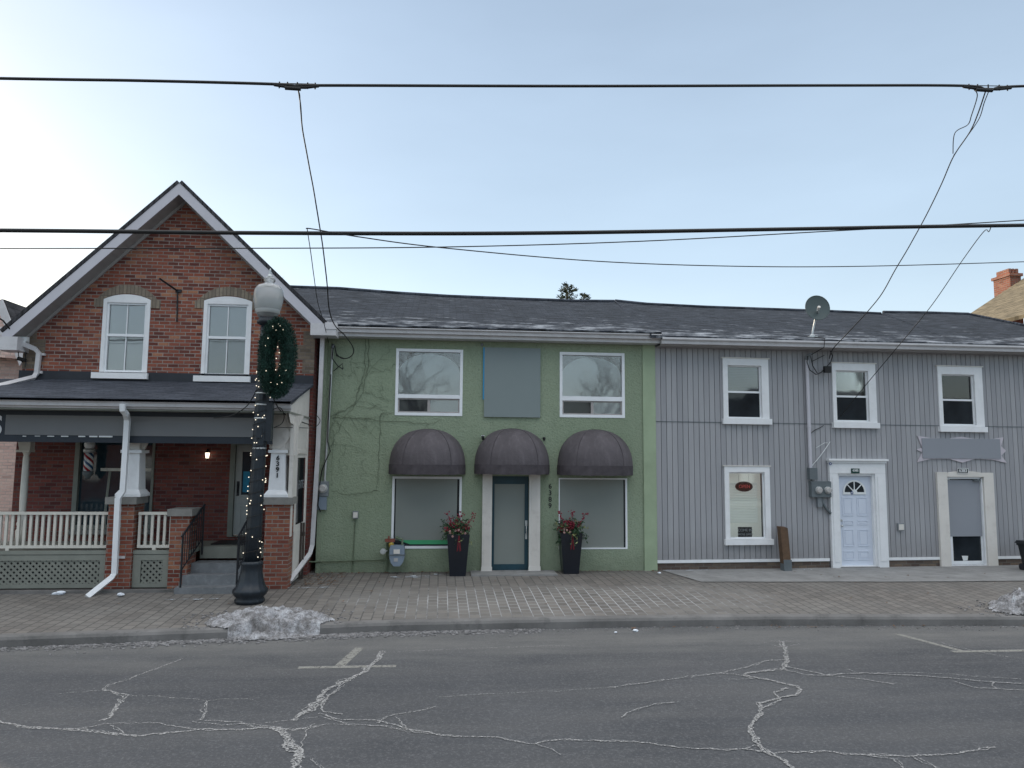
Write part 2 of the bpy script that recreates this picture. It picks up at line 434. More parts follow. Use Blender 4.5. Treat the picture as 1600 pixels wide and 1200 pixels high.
M['blind_glow'] = emit_mat('self glowing blind slats', (.70, .75, .72), .17)  # slats glow by themselves, imitating light from the room behind
M['room_lit'] = emit_mat('lit room wall', (.72, .77, .73), .24)
M['awning'] = canvas('charcoal mauve awning canvas', (.088, .078, .085))
M['awning_band'] = plain('awning valance canvas', (.070, .062, .068), .8, .25, 5, 1.0, 5, spec=.2)
M['teal'] = plain('dark teal door paint', (.012, .048, .068), .45, .15)
M['door_white'] = plain('white steel door', (.60, .65, .74), .38, .03, 2)
M['door_cream'] = plain('pale grey porch door', (.42, .43, .41), .5, .08)
M['sage'] = plain('sage grey porch paint', (.215, .225, .195), .6, .12, 3)
M['rail_white'] = plain('ivory railing paint', (.60, .58, .52), .5, .08, 5)
M['stone'] = plain('grey stone cap', (.22, .215, .20), .85, .15, 6, .4, 30)
M['concrete'] = plain('concrete', (.235, .235, .23), .9, .2, 2.2, .4, 60, dirt=(.14, .135, .13), dirt_amt=.6)
M['concrete_step'] = plain('worn concrete step', (.16, .17, .18), .9, .22, 4, .4, 50, dirt=(.30, .31, .32), dirt_amt=.5)
M['iron'] = plain('black iron', (.012, .014, .018), .45, .2, 5)
M['lamp_black'] = plain('black cast iron', (.014, .020, .027), .42, .25, 6, .2, 30)
M['cable'] = plain('black cable', (.012, .012, .012), .6, .2, 9)
M['cable_grey'] = plain('weathered cable', (.09, .09, .09), .6, .3, 4)
M['meter_grey'] = plain('meter box grey', (.20, .22, .235), .5, .1, 4, dirt=(.12, .11, .1))
M['meter_dark'] = plain('weathered grey box', (.12, .14, .15), .5, .15, 4)
M['meter_glass'] = plain('meter dial', (.42, .41, .40), .15, .1, 30, spec=.7)
M['pipe_green'] = plain('painted green pipe', (.13, .17, .11), .6, .2, 8, dirt=(.10, .06, .04))
M['copper'] = plain('rusty red fitting', (.20, .06, .04), .7, .3, 20)
M['yellow'] = plain('yellow brown fitting', (.35, .26, .05), .6, .2, 10)
M['meter_blue'] = plain('blue grey meter casing', (.20, .25, .31), .4, .08, 6)
M['pot'] = plain('navy black planter', (.008, .011, .018), .3, .2, 2, spec=.5)
M['leaf'] = plain('evergreen sprig', (.035, .075, .035), .7, .4, 20)
M['leaf_pale'] = plain('pale yellow green leaf', (.22, .24, .10), .7, .3, 20)
M['berry'] = plain('dark red berry', (.20, .012, .03), .4, .3, 30)
M['blossom'] = plain('dusty pink blossom', (.40, .24, .22), .8, .2, 20)
M['ribbon'] = plain('dark red ribbon', (.14, .012, .02), .6, .2)
M['wood'] = plain('brown weathered wood', (.10, .060, .035), .8, .35, 7, .3, 20)
M['wood_gate'] = plain('dark brown boards', (.055, .042, .036), .85, .3, 5, .3, 20)
M['dish'] = plain('grey green dish', (.075, .10, .10), .5, .08, 2)
M['steel'] = plain('galvanised steel', (.50, .52, .52), .4, .1, 6, metal=.5)
M['snow_bright'] = plain('clean ice', (.72, .76, .82), .5, .08, 8, .5, 30)
M['bin'] = plain('black bin plastic', (.012, .014, .016), .4, .2)
M['bark'] = plain('bark', (.10, .075, .06), .9, .3, 5, .4, 30)
M['conifer'] = plain('conifer foliage', (.06, .07, .04), .8, .5, 3)
M['garland'] = plain('dark green garland', (.010, .042, .030), .75, .5, 12)
M['bulb'] = emit_mat('warm fairy bulb', (1.0, .88, .68), .8)
M['lantern_glow'] = emit_mat('lit lantern glass', (1.0, .90, .68), 2.0)
M['led'] = emit_mat('red neon letters', (.60, .10, .09), .16)
M['black'] = plain('black sign face', (.010, .012, .014), .5, .1)
M['green_plate'] = plain('dark green number plate', (.008, .045, .035), .4, .05)
M['letter_white'] = plain('white lettering', (.72, .74, .74), .5, .03)
M['letter_black'] = plain('black lettering', (.010, .011, .012), .5, .05)
M['sticker'] = plain('blue round sticker', (.02, .05, .17), .4, .05)
M['scroll'] = plain('pale lilac plaque', (.52, .48, .52), .6, .06)
M['red'] = plain('barber red', (.32, .02, .03), .35, .05)
M['barber_white'] = plain('barber white', (.68, .70, .72), .35, .03)
M['barber_blue'] = plain('barber blue', (.03, .09, .20), .35, .05)
M['paper_blue'] = plain('blue poster', (.02, .25, .42), .6, .2, 4)
M['green_film'] = plain('bright green window vinyl', (.05, .33, .15), .5, .1)
M['vine'] = plain('bare vine stem', (.11, .135, .09), .9, .3, 5)
M['leaf_litter'] = plain('dead leaves', (.14, .085, .055), .9, .5, 40)
M['paint_line'] = None

def globe_mat():
    t = NT('lamp globe'); z = t.xyz()[2]
    t.b.inputs['Transmission Weight'].default_value = 0.0
    tr = t.n('ShaderNodeBsdfTransparent'); tr.inputs[0].default_value = (.93, .95, .95, 1)
    gl = t.n('ShaderNodeBsdfGlossy'); gl.inputs['Roughness'].default_value = .12
    df = t.n('ShaderNodeBsdfDiffuse'); df.inputs[0].default_value = (.93, .94, .94, 1)
    tl = t.n('ShaderNodeBsdfTranslucent'); tl.inputs[0].default_value = (.90, .92, .93, 1)
    a = t.n('ShaderNodeMixShader'); a.inputs[0].default_value = .55; t.l(df.outputs[0], a.inputs[1]); t.l(tl.outputs[0], a.inputs[2])
    b = t.n('ShaderNodeMixShader'); b.inputs[0].default_value = .40; t.l(tr.outputs[0], b.inputs[1]); t.l(a.outputs[0], b.inputs[2])
    fr = t.n('ShaderNodeFresnel'); fr.inputs['IOR'].default_value = 1.5
    c = t.n('ShaderNodeMixShader'); t.l(fr.outputs[0], c.inputs[0]); t.l(b.outputs[0], c.inputs[1]); t.l(gl.outputs[0], c.inputs[2])
    t.l(c.outputs[0], t.out.inputs['Surface']); return t.m
M['globe'] = globe_mat()

def asphalt():
    t = NT('asphalt'); x, y, z = t.xyz()
    c = t.ramp(t.noise(.35, 6, .6), [(.33, (.046, .049, .054)), (.67, (.072, .075, .080))])
    streak = t.noise(1.0, 5, .6, vec=t.comb(t.math('MULTIPLY', x, .18), t.math('MULTIPLY', y, 1.6)))
    c = t.mix(t.ramp(streak, [(.42, 0.0), (.68, .75)]), c, (.094, .094, .094))
    c = t.mix(t.ramp(t.noise(38, 3, .8), [(.50, 0.0), (.66, .6)]), c, (.165, .165, .17))
    c = t.mix(t.ramp(t.noise(52, 3, .8), [(.34, .7), (.48, 0.0)]), c, (.05, .05, .054))
    c = t.mix(t.ramp(t.noise(160, 2, .6), [(.30, .6), (.45, 0.0)]), c, (.025, .025, .028))
    # grit and dried salt left along the kerb
    edge = t.math('SUBTRACT', 1.0, t.math('ABSOLUTE', t.math('DIVIDE', t.math('SUBTRACT', y, 11.2), 1.5)))
    g = t.math('ADD', t.math('MULTIPLY', t.math('MAXIMUM', edge, 0.0), .38), t.math('MULTIPLY', t.noise(1.0, 7, .7, vec=t.comb(t.math('MULTIPLY', x, .6), t.math('MULTIPLY', y, 2.4))), .7))
    c = t.mix(t.ramp(g, [(.40, 0.0), (.85, .6)]), c, (.19, .185, .172))
    t.bump(t.noise(140, 3, .7), .45, .01)
    return t.base(c, .82, spec=.35)
M['asphalt'] = asphalt()
def pavers():
    t = NT('brick pavers'); x, y, z = t.xyz()
    b = t.n('ShaderNodeTexBrick'); t.l(t.comb(y, x), b.inputs['Vector'])
    b.inputs['Scale'].default_value = 1; b.inputs['Brick Width'].default_value = .215; b.inputs['Row Height'].default_value = .172
    b.inputs['Mortar Size'].default_value = .012; b.inputs['Mortar Smooth'].default_value = .6; b.offset = 0.5; b.offset_frequency = 2
    b.inputs['Color1'].default_value = (.120, .110, .100, 1); b.inputs['Color2'].default_value = (.185, .168, .150, 1)
    c = t.mix(t.ramp(t.noise(.5, 6, .65), [(.38, 0.0), (.7, .75)]), b.outputs['Color'], (.190, .185, .172))
    c = t.mix(t.ramp(t.noise(1.4, 7, .7), [(.5, 0.0), (.75, .55)]), c, (.110, .098, .090))
    c = t.mix(t.ramp(t.noise(30, 4, .7), [(.5, 0.0), (.8, .4)]), c, (.22, .21, .20))
    # road salt dried white in the joints, strongest in the trodden middle of the pavement
    cx = t.math('DIVIDE', t.math('SUBTRACT', x, 2.2), 4.6); cy = t.math('DIVIDE', t.math('SUBTRACT', y, 13.2), 1.5)
    d2 = t.math('ADD', t.math('MULTIPLY', cx, cx), t.math('MULTIPLY', cy, cy))
    sal = t.math('SUBTRACT', t.math('ADD', .42, t.math('MULTIPLY', t.noise(1.3, 7, .75), 1.3)), t.math('MULTIPLY', d2, .5))
    sal = t.ramp(sal, [(.62, .03), (1.15, .85)])
    jc = t.mix(sal, (.075, .070, .066), (.42, .42, .42))
    c = t.mix(b.outputs['Fac'], c, jc)
    t.bump(t.math('SUBTRACT', t.math('MULTIPLY', t.noise(50, 3), .4), b.outputs['Fac']), .5, .008)
    return t.base(c, .85, spec=.3)
M['pavers'] = pavers()
M['kerb'] = plain('dirty kerb concrete', (.155, .150, .145), .9, .3, 1.2, .5, 50, dirt=(.065, .065, .062), dirt_amt=.8)
M['earth'] = plain('winter ground', (.13, .12, .10), .95, .3, .4, .5, 3)
M['soil'] = plain('dark garden soil', (.035, .030, .027), .95, .4, 9, .6, 30)
def snow_dirty():
    t = NT('dirty snow')
    c = t.ramp(t.noise(5.0, 8, .75), [(.32, (.085, .08, .078)), (.45, (.21, .205, .205)), (.56, (.40, .40, .415)), (.70, (.66, .68, .71))])
    c = t.mix(t.ramp(t.noise(60, 3, .7), [(.52, 0.0), (.66, .75)]), c, (.07, .066, .064))
    t.bump(t.noise(34, 6, .75), .9, .03); return t.base(c, .75, spec=.4)
M['snow'] = snow_dirty()
M['slush'] = plain('grey slush', (.17, .165, .165), .8, .6, 9, .5, 40)
def grit(name, col, density, scale):
    t = NT(name); tr = t.n('ShaderNodeBsdfTransparent'); mx = t.n('ShaderNodeMixShader')
    f = t.ramp(t.noise(scale, 4, .75), [(density, 0.0), (density+.13, 1.0)])
    t.base(t.ramp(t.noise(40, 3), [(.3, tuple(c*.6 for c in col)), (.7, col)]), .9)
    t.l(f, mx.inputs[0]); t.l(tr.outputs[0], mx.inputs[1]); t.l(t.b.outputs[0], mx.inputs[2])
    t.l(mx.outputs[0], t.out.inputs['Surface']); return t.m
M['crack'] = grit('salt filled crack', (.40, .395, .385), .42, 42)
M['paint_line'] = grit('worn road paint', (.27, .265, .24), .33, 22)
M['frost_patch'] = grit('thin ice film', (.50, .54, .58), .50, 5)

# ------------------------------------------------------------------ ground, road, pavement
KERB = [(-60, 10.6), (-14, 10.9), (-9, 11.1), (-5.9, 11.28), (-3.2, 11.55), (-.8, 11.86), (2.5, 11.95), (5.4, 11.93), (9.6, 11.66), (14, 11.45), (60, 11.2)]
def kerb_y(x):
    for (a, b), (c, d) in zip(KERB, KERB[1:]):
        if a <= x <= c: return b + (d-b)*(x-a)/(c-a)
    return KERB[0][1] if x < 0 else KERB[-1][1]
ROAD_Z, KERB_Z = -.25, -.10
def walk_z(x, y):
    k = kerb_y(x) + .17
    t = max(0.0, min(1.0, (y-k)/(14.0-k))); return KERB_Z*(1-t) + .006*noise.noise((x*.7, y*.9, 3))*(1 if t > .02 else 0)

mb = MB(); mb.box(-900, 900, -900, 900, -1.3, -.32); struct('ground', mb, M['earth'])
mb = MB()
mb.poly([(-70, -7, ROAD_Z), (70, -7, ROAD_Z), (70, 12.4, ROAD_Z), (-70, 12.4, ROAD_Z)]); struct('road', mb, M['asphalt'])
mb = MB(); xs = [-60] + [-16 + .5*i for i in range(72)] + [60]
for i in range(len(xs)-1):
    for j in range(12):
        q = []
        for x, t in ((xs[i], j/12), (xs[i+1], j/12), (xs[i+1], (j+1)/12), (xs[i], (j+1)/12)):
            y = kerb_y(x)+.168 + t*(17.4-kerb_y(x)-.168); q.append((x, y, walk_z(x, y)))
        mb.add(q, [[0, 1, 2, 3]], True)
struct('pavement', mb, M['pavers'])
mb = MB(); prof = [(-.02, -.30), (-.012, -.15), (.012, -.112), (.04, -.1), (.17, -.097), (.17, -.3)]
for i in range(len(xs)-1):
    a, b = xs[i], xs[i+1]
    for (p, z), (q, w) in zip(prof, prof[1:]):
        mb.add([(a, kerb_y(a)+p, z), (b, kerb_y(b)+p, z), (b, kerb_y(b)+q, w), (a, kerb_y(a)+q, w)], [[0, 1, 2, 3]], True)
struct('kerb', mb, M['kerb'])
# concrete apron before the grey building
Yg = 16.19
mb = MB()
AP = [(4.92, 16.05), (5.25, 14.62), (7.5, 14.50), (10.5, 14.40), (14, 14.42), (18, 14.5)]
def apron_y(x):
    for (p, q), (r, t) in zip(AP, AP[1:]):
        if p <= x <= r: return q + (t-q)*(x-p)/(r-p)
    return AP[-1][1]
ax_ = [4.92, 5.0, 5.1, 5.25] + [5.5 + .5*i for i in range(26)]
for x0, x1 in zip(ax_, ax_[1:]):
    for j in range(6):
        mb.add([(x, y, walk_z(x, y)+.013) for x, y in ((x0, apron_y(x0)+(17.3-apron_y(x0))*j/6), (x1, apron_y(x1)+(17.3-apron_y(x1))*j/6), (x1, apron_y(x1)+(17.3-apron_y(x1))*(j+1)/6), (x0, apron_y(x0)+(17.3-apron_y(x0))*(j+1)/6))], [[0, 1, 2, 3]], True)
struct('concrete_apron', mb, M['concrete'])
# bare soil strip under the porch front
mb = MB(); mb.box(-12, -4.3, 14.12, 14.5, -.05, .035); struct('soil_bed', mb, M['soil'])
mb = MB(); mb.box(-12, -4.25, 14.02, 14.118, -.05, .05); struct('bed_edging', mb, M['kerb'])
# far side of the street, behind the viewer
mb = MB(); mb.box(-70, 70, -11, -7, -.3, -.1); struct('far_pavement', mb, M['concrete'])

# cracks in the asphalt, filled with road salt
CR = [
 (2.2, [(285,1029),(250,1042),(200,1061),(172,1070),(160,1078)]),
 (4.0, [(160,1078),(197,1086),(180,1105),(172,1120),(156,1128)]),
 (1.2, [(197,1086),(280,1090),(325,1095),(350,1092),(400,1092)]), (1.0, [(90,1084),(160,1078)]),
 (2.6, [(325,1095),(320,1110),(316,1126)]),
 (4.0, [(-60,1118),(0,1128),(30,1134),(55,1137),(105,1139),(135,1142),(165,1145),(192,1148),(215,1150),(250,1146),(315,1140),(375,1140),(425,1136),(455,1140),(500,1135)]),
 (2.0, [(52,1136),(110,1141),(150,1134),(165,1130),(245,1130),(300,1139),(315,1140)]), (2.2, [(172,1132),(182,1140),(192,1148)]),
 (2.4, [(320,1126),(370,1128),(400,1137),(435,1140)]), (1.8, [(415,1130),(460,1124),(500,1120)]),
 (2.0, [(300,1127),(345,1133),(400,1131),(430,1137)]), (1.6, [(455,1142),(480,1135),(520,1131),(560,1133)]),
 (5.5, [(600,1017),(590,1032),(565,1052),(530,1067),(510,1080),(500,1095),(480,1110),(458,1127)]),
 (3.0, [(596,1022),(575,1045),(540,1066),(520,1082),(505,1098),(490,1108),(462,1122)]),
 (9.0, [(425,1137),(442,1145),(450,1160),(460,1172),(465,1185),(460,1204)]),
 (4.0, [(440,1143),(458,1160),(470,1176),(468,1190),(455,1206)]),
 (2.8, [(500,1095),(505,1112),(538,1117)]), (3.0, [(498,1115),(530,1125),(590,1125),(640,1140),(700,1150),(775,1152),(800,1157),(835,1163),(870,1156),(950,1158),(1015,1161),(1060,1169),(1160,1171),(1200,1176),(1300,1175),(1350,1180),(1425,1182),(1500,1177),(1555,1166)]),
 (2.0, [(505,1122),(545,1131),(600,1135),(650,1145),(720,1152)]),
 (2.0, [(590,1130),(605,1120),(645,1112),(685,1104)]), (2.0, [(620,1120),(635,1137)]),
 (1.2, [(600,1020),(700,1015),(800,1011),(900,1009)]), (1.4, [(470,1170),(475,1152),(490,1130)]), (2.0, [(487,1185),(500,1198),(510,1206)]),
 (1.4, [(685,1089),(740,1086),(800,1083),(870,1080),(950,1075)]), (2.4, [(950,1075),(1010,1067),(1080,1057),(1125,1052),(1170,1042),(1200,1032),(1230,1031)]),
 (4.2, [(1220,1002),(1227,1015),(1230,1030),(1225,1045),(1170,1052),(1160,1056),(1200,1062),(1230,1070)]),
 (4.6, [(1230,1070),(1245,1072),(1252,1080),(1242,1087),(1220,1090),(1185,1100),(1192,1115),(1170,1135),(1182,1160),(1195,1175),(1225,1190),(1245,1206)]),
 (3.0, [(1228,1075),(1212,1083),(1218,1094),(1190,1108)]),
 (1.6, [(1195,1004),(1220,1011),(1250,1007),(1235,1003),(1200,1002)]), (2.0, [(1125,1052),(1150,1054),(1178,1062)]), (1.4, [(1140,1063),(1182,1060)]),
 (3.0, [(1230,1042),(1265,1049),(1290,1055),(1345,1052),(1450,1057),(1550,1066),(1640,1070)]), (2.4, [(1225,1047),(1260,1055),(1295,1056),(1350,1062),(1400,1070)]),
 (1.3, [(1320,1044),(1340,1052),(1450,1052),(1600,1062)]), (2.2, [(1492,1065),(1520,1074),(1570,1078),(1640,1081)]), (2.0, [(1552,1065),(1549,1072),(1560,1077)]),
 (2.0, [(970,1122),(980,1114),(1020,1101),(1065,1097)]), (2.4, [(1350,1180),(1400,1187),(1418,1206)]), (3.0, [(1425,1182),(1470,1204)]), (1.4, [(835,1163),(870,1175),(880,1182)]),
 (1.6, [(1470,1005),(1510,1015),(1560,1025),(1640,1036)]), (1.4, [(1165,1172),(1178,1165),(1190,1168)]),
]
mb = MB()
def ribbon(mb, pts, halfw, z, wob, seg=.022):
    left = []; right = []
    d = 0; seed = rng.random()*100
    for a, b in zip(pts, pts[1:]):
        L_ = (b-a).length; n = max(1, int(L_/seg)); dr = (b-a).normalized(); pr = Vector((-dr.y, dr.x, 0))
        for i in range(n):
            p = a + (b-a)*(i/n); d += L_/n
            off = wob*(noise.noise((d*4.5, seed, 0)) + .6*noise.noise((d*14, seed, 5)))
            w = halfw*(.62 + .75*noise.noise((d*9, seed, 9)) + .5*rng.random()); w = max(w, halfw*.15)
            c = p + pr*off
            left.append(c + pr*w); right.append(c - pr*w)
    n = len(left)
    if n < 2: return
    mb.add([(p.x, p.y, z) for p in left] + [(p.x, p.y, z) for p in right], [[i, i+1, n+i+1, n+i] for i in range(n-1)])
zc = ROAD_Z + .004
for k, (w, pts) in enumerate(CR):
    P = [at_z(x, y, zc) for x, y in pts]
    hw = max(.006, w*P[0].y/FPX*.5*1.05)
    for s in range(1 if w < 2 else (2 if w < 4 else 3)):
        Q = [p + Vector((rng.uniform(-1, 1), rng.uniform(-1, 1), 0))*(.0 if s == 0 else hw*1.3) for p in P]
        zz = zc + .0002*k + .008*s*.1
        ribbon(mb, Q, hw*(1 if s == 0 else .5), zz, .035 + hw*.7)
struct('road_cracks', mb, M['crack'])
mb = MB(); zp = ROAD_Z + .0025
def strip(a, b, w):
    a, b = at_z(*a, zp), at_z(*b, zp); d = (b-a).normalized(); p = Vector((-d.y, d.x, 0))*w/2
    mb.poly([a-p, b-p, b+p, a+p])
strip((466, 1043), (619, 1040.5), .10); strip((562, 1012), (531, 1040), .13)
strip((1400, 990), (1503, 1017), .10); strip((1488, 1018), (1680, 1015), .10)
struct('parking_markings', mb, M['paint_line'])

# ------------------------------------------------------------------ window builders (local coords of a facade)
def rect_ring(a, b, c, d, t):
    """outline and inner outline of a frame of width t (or (left,right,bottom,top))"""
    l, r, bo, to = t if isinstance(t, tuple) else (t, t, t, t)
    return [(a, c), (b, c), (b, d), (a, d)], [(a+l, c+bo), (b-r, c+bo), (b-r, d-to), (a+l, d-to)]

def gutter_mb(pts, h=.13, d=.13):
    """K-style gutter: pts are (u,v,w) of its top back edge"""
    mb = MB(); prof = [(0, -h), (-d*.55, -h), (-d*.62, -h*.55), (-d, -h*.3), (-d, 0), (-d+.015, 0), (-d+.015, -h*.25), (0, -h*.4)]
    n = len(prof)
    for a, b in zip(pts, pts[1:]):
        vs = [(a[0], a[1]+p, a[2]+q) for p, q in prof] + [(b[0], b[1]+p, b[2]+q) for p, q in prof]
        mb.add(vs, [[i, (i+1) % n, n+(i+1) % n, n+i] for i in range(n)] + [list(range(n))[::-1], list(range(n, 2*n))])
    return mb

def square_pipe(pts, w=.075, d=.06):
    mb = MB(); pts = [Vector(p) for p in pts]
    vs = []
    for i, p in enumerate(pts):
        t = (pts[min(i+1, len(pts)-1)] - pts[max(i-1, 0)]).normalized()
        x = Vector((0, 1, 0)).cross(t)
        x = x.normalized() if x.length > .2 else Vector((1, 0, 0))
        y = t.cross(x).normalized()
        vs += [p+x*w/2+y*d/2, p-x*w/2+y*d/2, p-x*w/2-y*d/2, p+x*w/2-y*d/2]
    n = len(pts)
    fs = [[i*4+k, i*4+(k+1) % 4, (i+1)*4+(k+1) % 4, (i+1)*4+k] for i in range(n-1) for k in range(4)]
    mb.add(vs, fs + [[3, 2, 1, 0], [4*n-4, 4*n-3, 4*n-2, 4*n-1]]); return mb

# ================================================================== GREEN BUILDING
G = Frame((1.1, Yg, 0))
green = thing('green_building', 'two storey green stucco shop with three dome awnings and dark shingled roof', 'building', G.o)
gu0, gu1 = -2.58-1.1, G.on(1024.5, 700)[0]
ug = {}
upL = G.rect(618, 723, 545.5, 649.5); upR = G.rect(874.5, 976, 551, 652.5)
loL = G.rect(612, 721, 744.5, 857); loR = G.rect(873, 980, 747, 858)
dr = G.rect(768, 826, 744, 892.5); dr = (dr[0], dr[1], 0.0, dr[3])
holes = [upL, upR, loL, loR, dr]
GH = 5.35
mb = MB().wall(gu0, gu1, -.1, GH, holes, 0, .16)
mb.poly([(gu0, 0, -.1), (gu0, 8.6, -.1), (gu0, 8.6, GH), (gu0, 0, GH)]); mb.poly([(gu1, 0, -.1), (gu1, 0, GH), (gu1, 8.6, GH), (gu1, 8.6, -.1)])
mb.poly([(gu0, 8.6, -.1), (gu1, 8.6, -.1), (gu1, 8.6, GH), (gu0, 8.6, GH)])
part('wall', mb, M['stucco'], green)
a = G.rect(1005, 1024.5, 540, 880); mb = MB().box(a[0], gu1+.002, -.03, -.001, -.05, 5.22)
part('corner_board', mb, M['stucco_light'], green)
a = G.rect(488, 507, 540, 880); mb = MB().box(gu0, a[1], -.03, -.001, -.05, 5.22)
part('corner_board', mb, M['stucco'], green)
# roof
def ridge_w(px, py, v): return G.on(px, py, v)
RV = 4.1
rl = [(440, 449), (530, 452), (620, 459), (700, 464), (800, 468), (900, 471.5), (960, 472)]
ridge = [(*G.on(x, y, RV),) for x, y in rl]
ge0 = G.on(527, 509, -.42); ge1 = G.on(1027, 521, -.42)
def eave_w(u): return ge0[1] + (ge1[1]-ge0[1])*(u-ge0[0])/(ge1[0]-ge0[0]) + .03
eu0, eu1 = gu0-.02, gu1 + .03
mb = MB(); E = []
n = len(ridge)
for i, (u, w) in enumerate(ridge):
    e = eu0 + (eu1-eu0)*i/(n-1); E.append((e, -.46, eave_w(e)))
Rg = [(u, RV, w) for u, w in ridge]
Bk = [(E[i][0], 8.8, E[i][2]) for i in range(n)]
for t in (0, -.05):
    vs = [(p[0], p[1], p[2]+t) for p in E] + [(p[0], p[1], p[2]+t) for p in Rg] + [(p[0], p[1], p[2]+t) for p in Bk]
    mb.add(vs, [[i, i+1, n+i+1, n+i] for i in range(n-1)] + [[n+i, n+i+1, 2*n+i+1, 2*n+i] for i in range(n-1)])
mb.add(E + [(p[0], p[1], p[2]-.05) for p in E], [[i, i+1, n+i+1, n+i] for i in range(n-1)])
for k in (0, n-1):
    mb.poly([E[k], Rg[k], Bk[k], (Bk[k][0], Bk[k][1], Bk[k][2]-.05), (Rg[k][0], RV, Rg[k][2]-.05), (E[k][0], E[k][1], E[k][2]-.05)])
groof = part('roof', mb, M['shingle'], green)
mb = MB()
for (a, b) in zip(Rg, Rg[1:]): mb.tube([(a[0], a[1], a[2]+.01), (b[0], b[1], b[2]+.01)], .06, 6)
part('ridge_cap', mb, M['shingle_plain'], groof)
gp = [(eu0+.32, -.33, eave_w(eu0+.32)-.03), (eu1, -.33, eave_w(eu1)-.03)]
part('gutter', gutter_mb(gp, .125, .13), M['alu'], groof)
mb = MB(); mb.add([(gp[0][0], -.32, gp[0][2]-.02), (gp[1][0], -.32, gp[1][2]-.02), (gp[1][0], -.32, gp[1][2]-.2), (gp[0][0], -.32, gp[0][2]-.2),
                   (gp[0][0], .0, gp[0][2]-.2), (gp[1][0], .0, gp[1][2]-.2)], [[0, 1, 2, 3], [3, 2, 5, 4]])
part('soffit', mb, M['alu'], groof)
# upper windows
def green_upper(r, ty):
    o, i = rect_ring(*r, .062)
    f = part('window', MB().ring(o, i, -.012, .06), M['vinyl'], green)
    a, b, c, d = r; t0, t1 = ty
    part('transom', MB().box(a+.062, b-.062, -.01, .055, t0, t1), M['vinyl'], f)
    m = (a+b)/2
    part('pane', MB().box(a+.062, b-.062, .052, .056, t1, d-.062), M['glass_sky'], f)
    mb = MB()
    for x0, x1 in ((a+.062, m), (m, b-.062)):
        oo, ii = rect_ring(x0, x1, c+.062, t0, .03); mb.ring(oo, ii, .02, .05)
    part('slider_sash', mb, M['soffit'], f)
    part('pane', MB().box(a+.08, m-.02, .03, .034, c+.08, t0-.02), M['glass_dark'], f, 'dark left slider pane')
    part('pane', MB().box(m+.02, b-.08, .03, .034, c+.08, t0-.02), M['glass_clear'], f, 'pale right slider pane')
    part('blind', MB().box(m+.03, b-.085, .06, .07, c+.075, t0-.03), M['blind'], f)
    cx, hw = (a+b)/2, (b-a)/2-.065; base = t1 + .005; h = d-.075-base
    pts = [(cx-hw, base), (cx+hw, base)]
    for k in range(25):
        th = math.pi*k/24; pts.append((cx+hw*math.cos(th), base + h*.52 + h*.46*math.sin(th)))
    part('arched_blind', MB().prism(pts, .085, .10), M['arch_blind'], f)
    part('interior', MB().box(a, b, .16, .19, c, d), M['room_dark'], f)
green_upper(upL, (G.on(670, 621)[1]-.02, G.on(670, 618)[1]+.02)); green_upper(upR, (G.on(925, 625)[1]-.02, G.on(925, 621)[1]+.02))
# ground floor windows behind grey film
o, i = rect_ring(*loL, .05); f = part('window', MB().ring(o, i, -.012, .06), M['vinyl'], green)
part('pane', MB().box(loL[0]+.05, loL[1]-.05, .035, .04, loL[2]+.05, loL[3]-.05), M['glass_dark'], f)
q = G.rect(618, 714, 746.5, 844); part('window_film', MB().box(q[0], q[1], .024, .030, q[2], loL[3]-.05), M['film'], f)
q2 = G.rect(622, 700, 844, 850.5); part('window_decal', MB().prism([(q2[0], q2[3]), (q2[0]+.25, q2[2]), (q2[1], q2[2]), (q2[1], q2[3])], .026, .032), M['green_film'], f)
o, i = rect_ring(*loR, (.022, .04, .03, .03)); f = part('window', MB().ring(o, i, -.012, .06), M['vinyl'], green)
part('pane', MB().box(loR[0]+.022, loR[1]-.04, .035, .04, loR[2]+.03, loR[3]-.03), M['glass_dark'], f)
part('window_film', MB().box(loR[0]+.022, loR[1]-.075, .024, .030, loR[2]+.03, loR[3]-.03), M['film'], f)
# entrance
a = G.rect(753, 768, 745, 893); b = G.rect(826, 843, 745, 893)
mb = MB().box(a[0], a[1], -.10, 0, .0, dr[3]+.06).box(b[0], b[1], -.10, 0, .0, dr[3]+.06).box(a[0]-.01, b[1]+.01, -.12, 0, dr[3]+.062, dr[3]+.17)
for r in (a, b):
    for k in range(1, 4):
        u = r[0] + (r[1]-r[0])*k/4; mb.box(u-.012, u+.012, -.108, -.101, .14, dr[3])
    mb.box(r[0]-.012, r[1]+.012, -.115, -.103, .0, .12)
part('door_surround', mb, M['white_old'], green)
q = G.rect(772.5, 820, 756.5, 882)
o, i = [(dr[0], dr[2]+.02), (dr[1], dr[2]+.02), (dr[1], dr[3]), (dr[0], dr[3])], [(q[0], q[2]), (q[1], q[2]), (q[1], q[3]), (q[0], q[3])]
d_ = part('door', MB().ring(o, i, .05, .10), M['teal'], green)
part('door_film', MB().box(q[0], q[1], .065, .07, q[2], q[3]), M['film'], d_)
hu, hw_ = G.on(822.5, 828)
part('handle', MB().tube([(hu, .03, hw_-.1), (hu, -.01, hw_-.08), (hu, -.01, hw_+.08), (hu, .03, hw_+.1)], .012, 6).box(hu-.025, hu+.025, .035, .049, hw_+.08, hw_+.2).box(hu-.02, hu+.02, .03, .049, hw_-.2, hw_-.08), M['steel'], d_)
part('doorstep', MB().box(dr[0]-.45, dr[1]+.55, -.62, .02, -.05, .028), M['concrete'], green)
# leaning leader pipe at the left corner
dp = [(-2.54, 15.77, 5.20), (-2.54, 15.84, 5.02), (-2.56, 15.86, 2.6), (-2.60, 15.80, .62), (-2.63, 15.70, .45), (-2.80, 14.55, .09)]
part('downspout', square_pipe([(x-G.o.x, y-G.o.y, z) for x, y, z in dp], .085, .07), M['alu'], green)

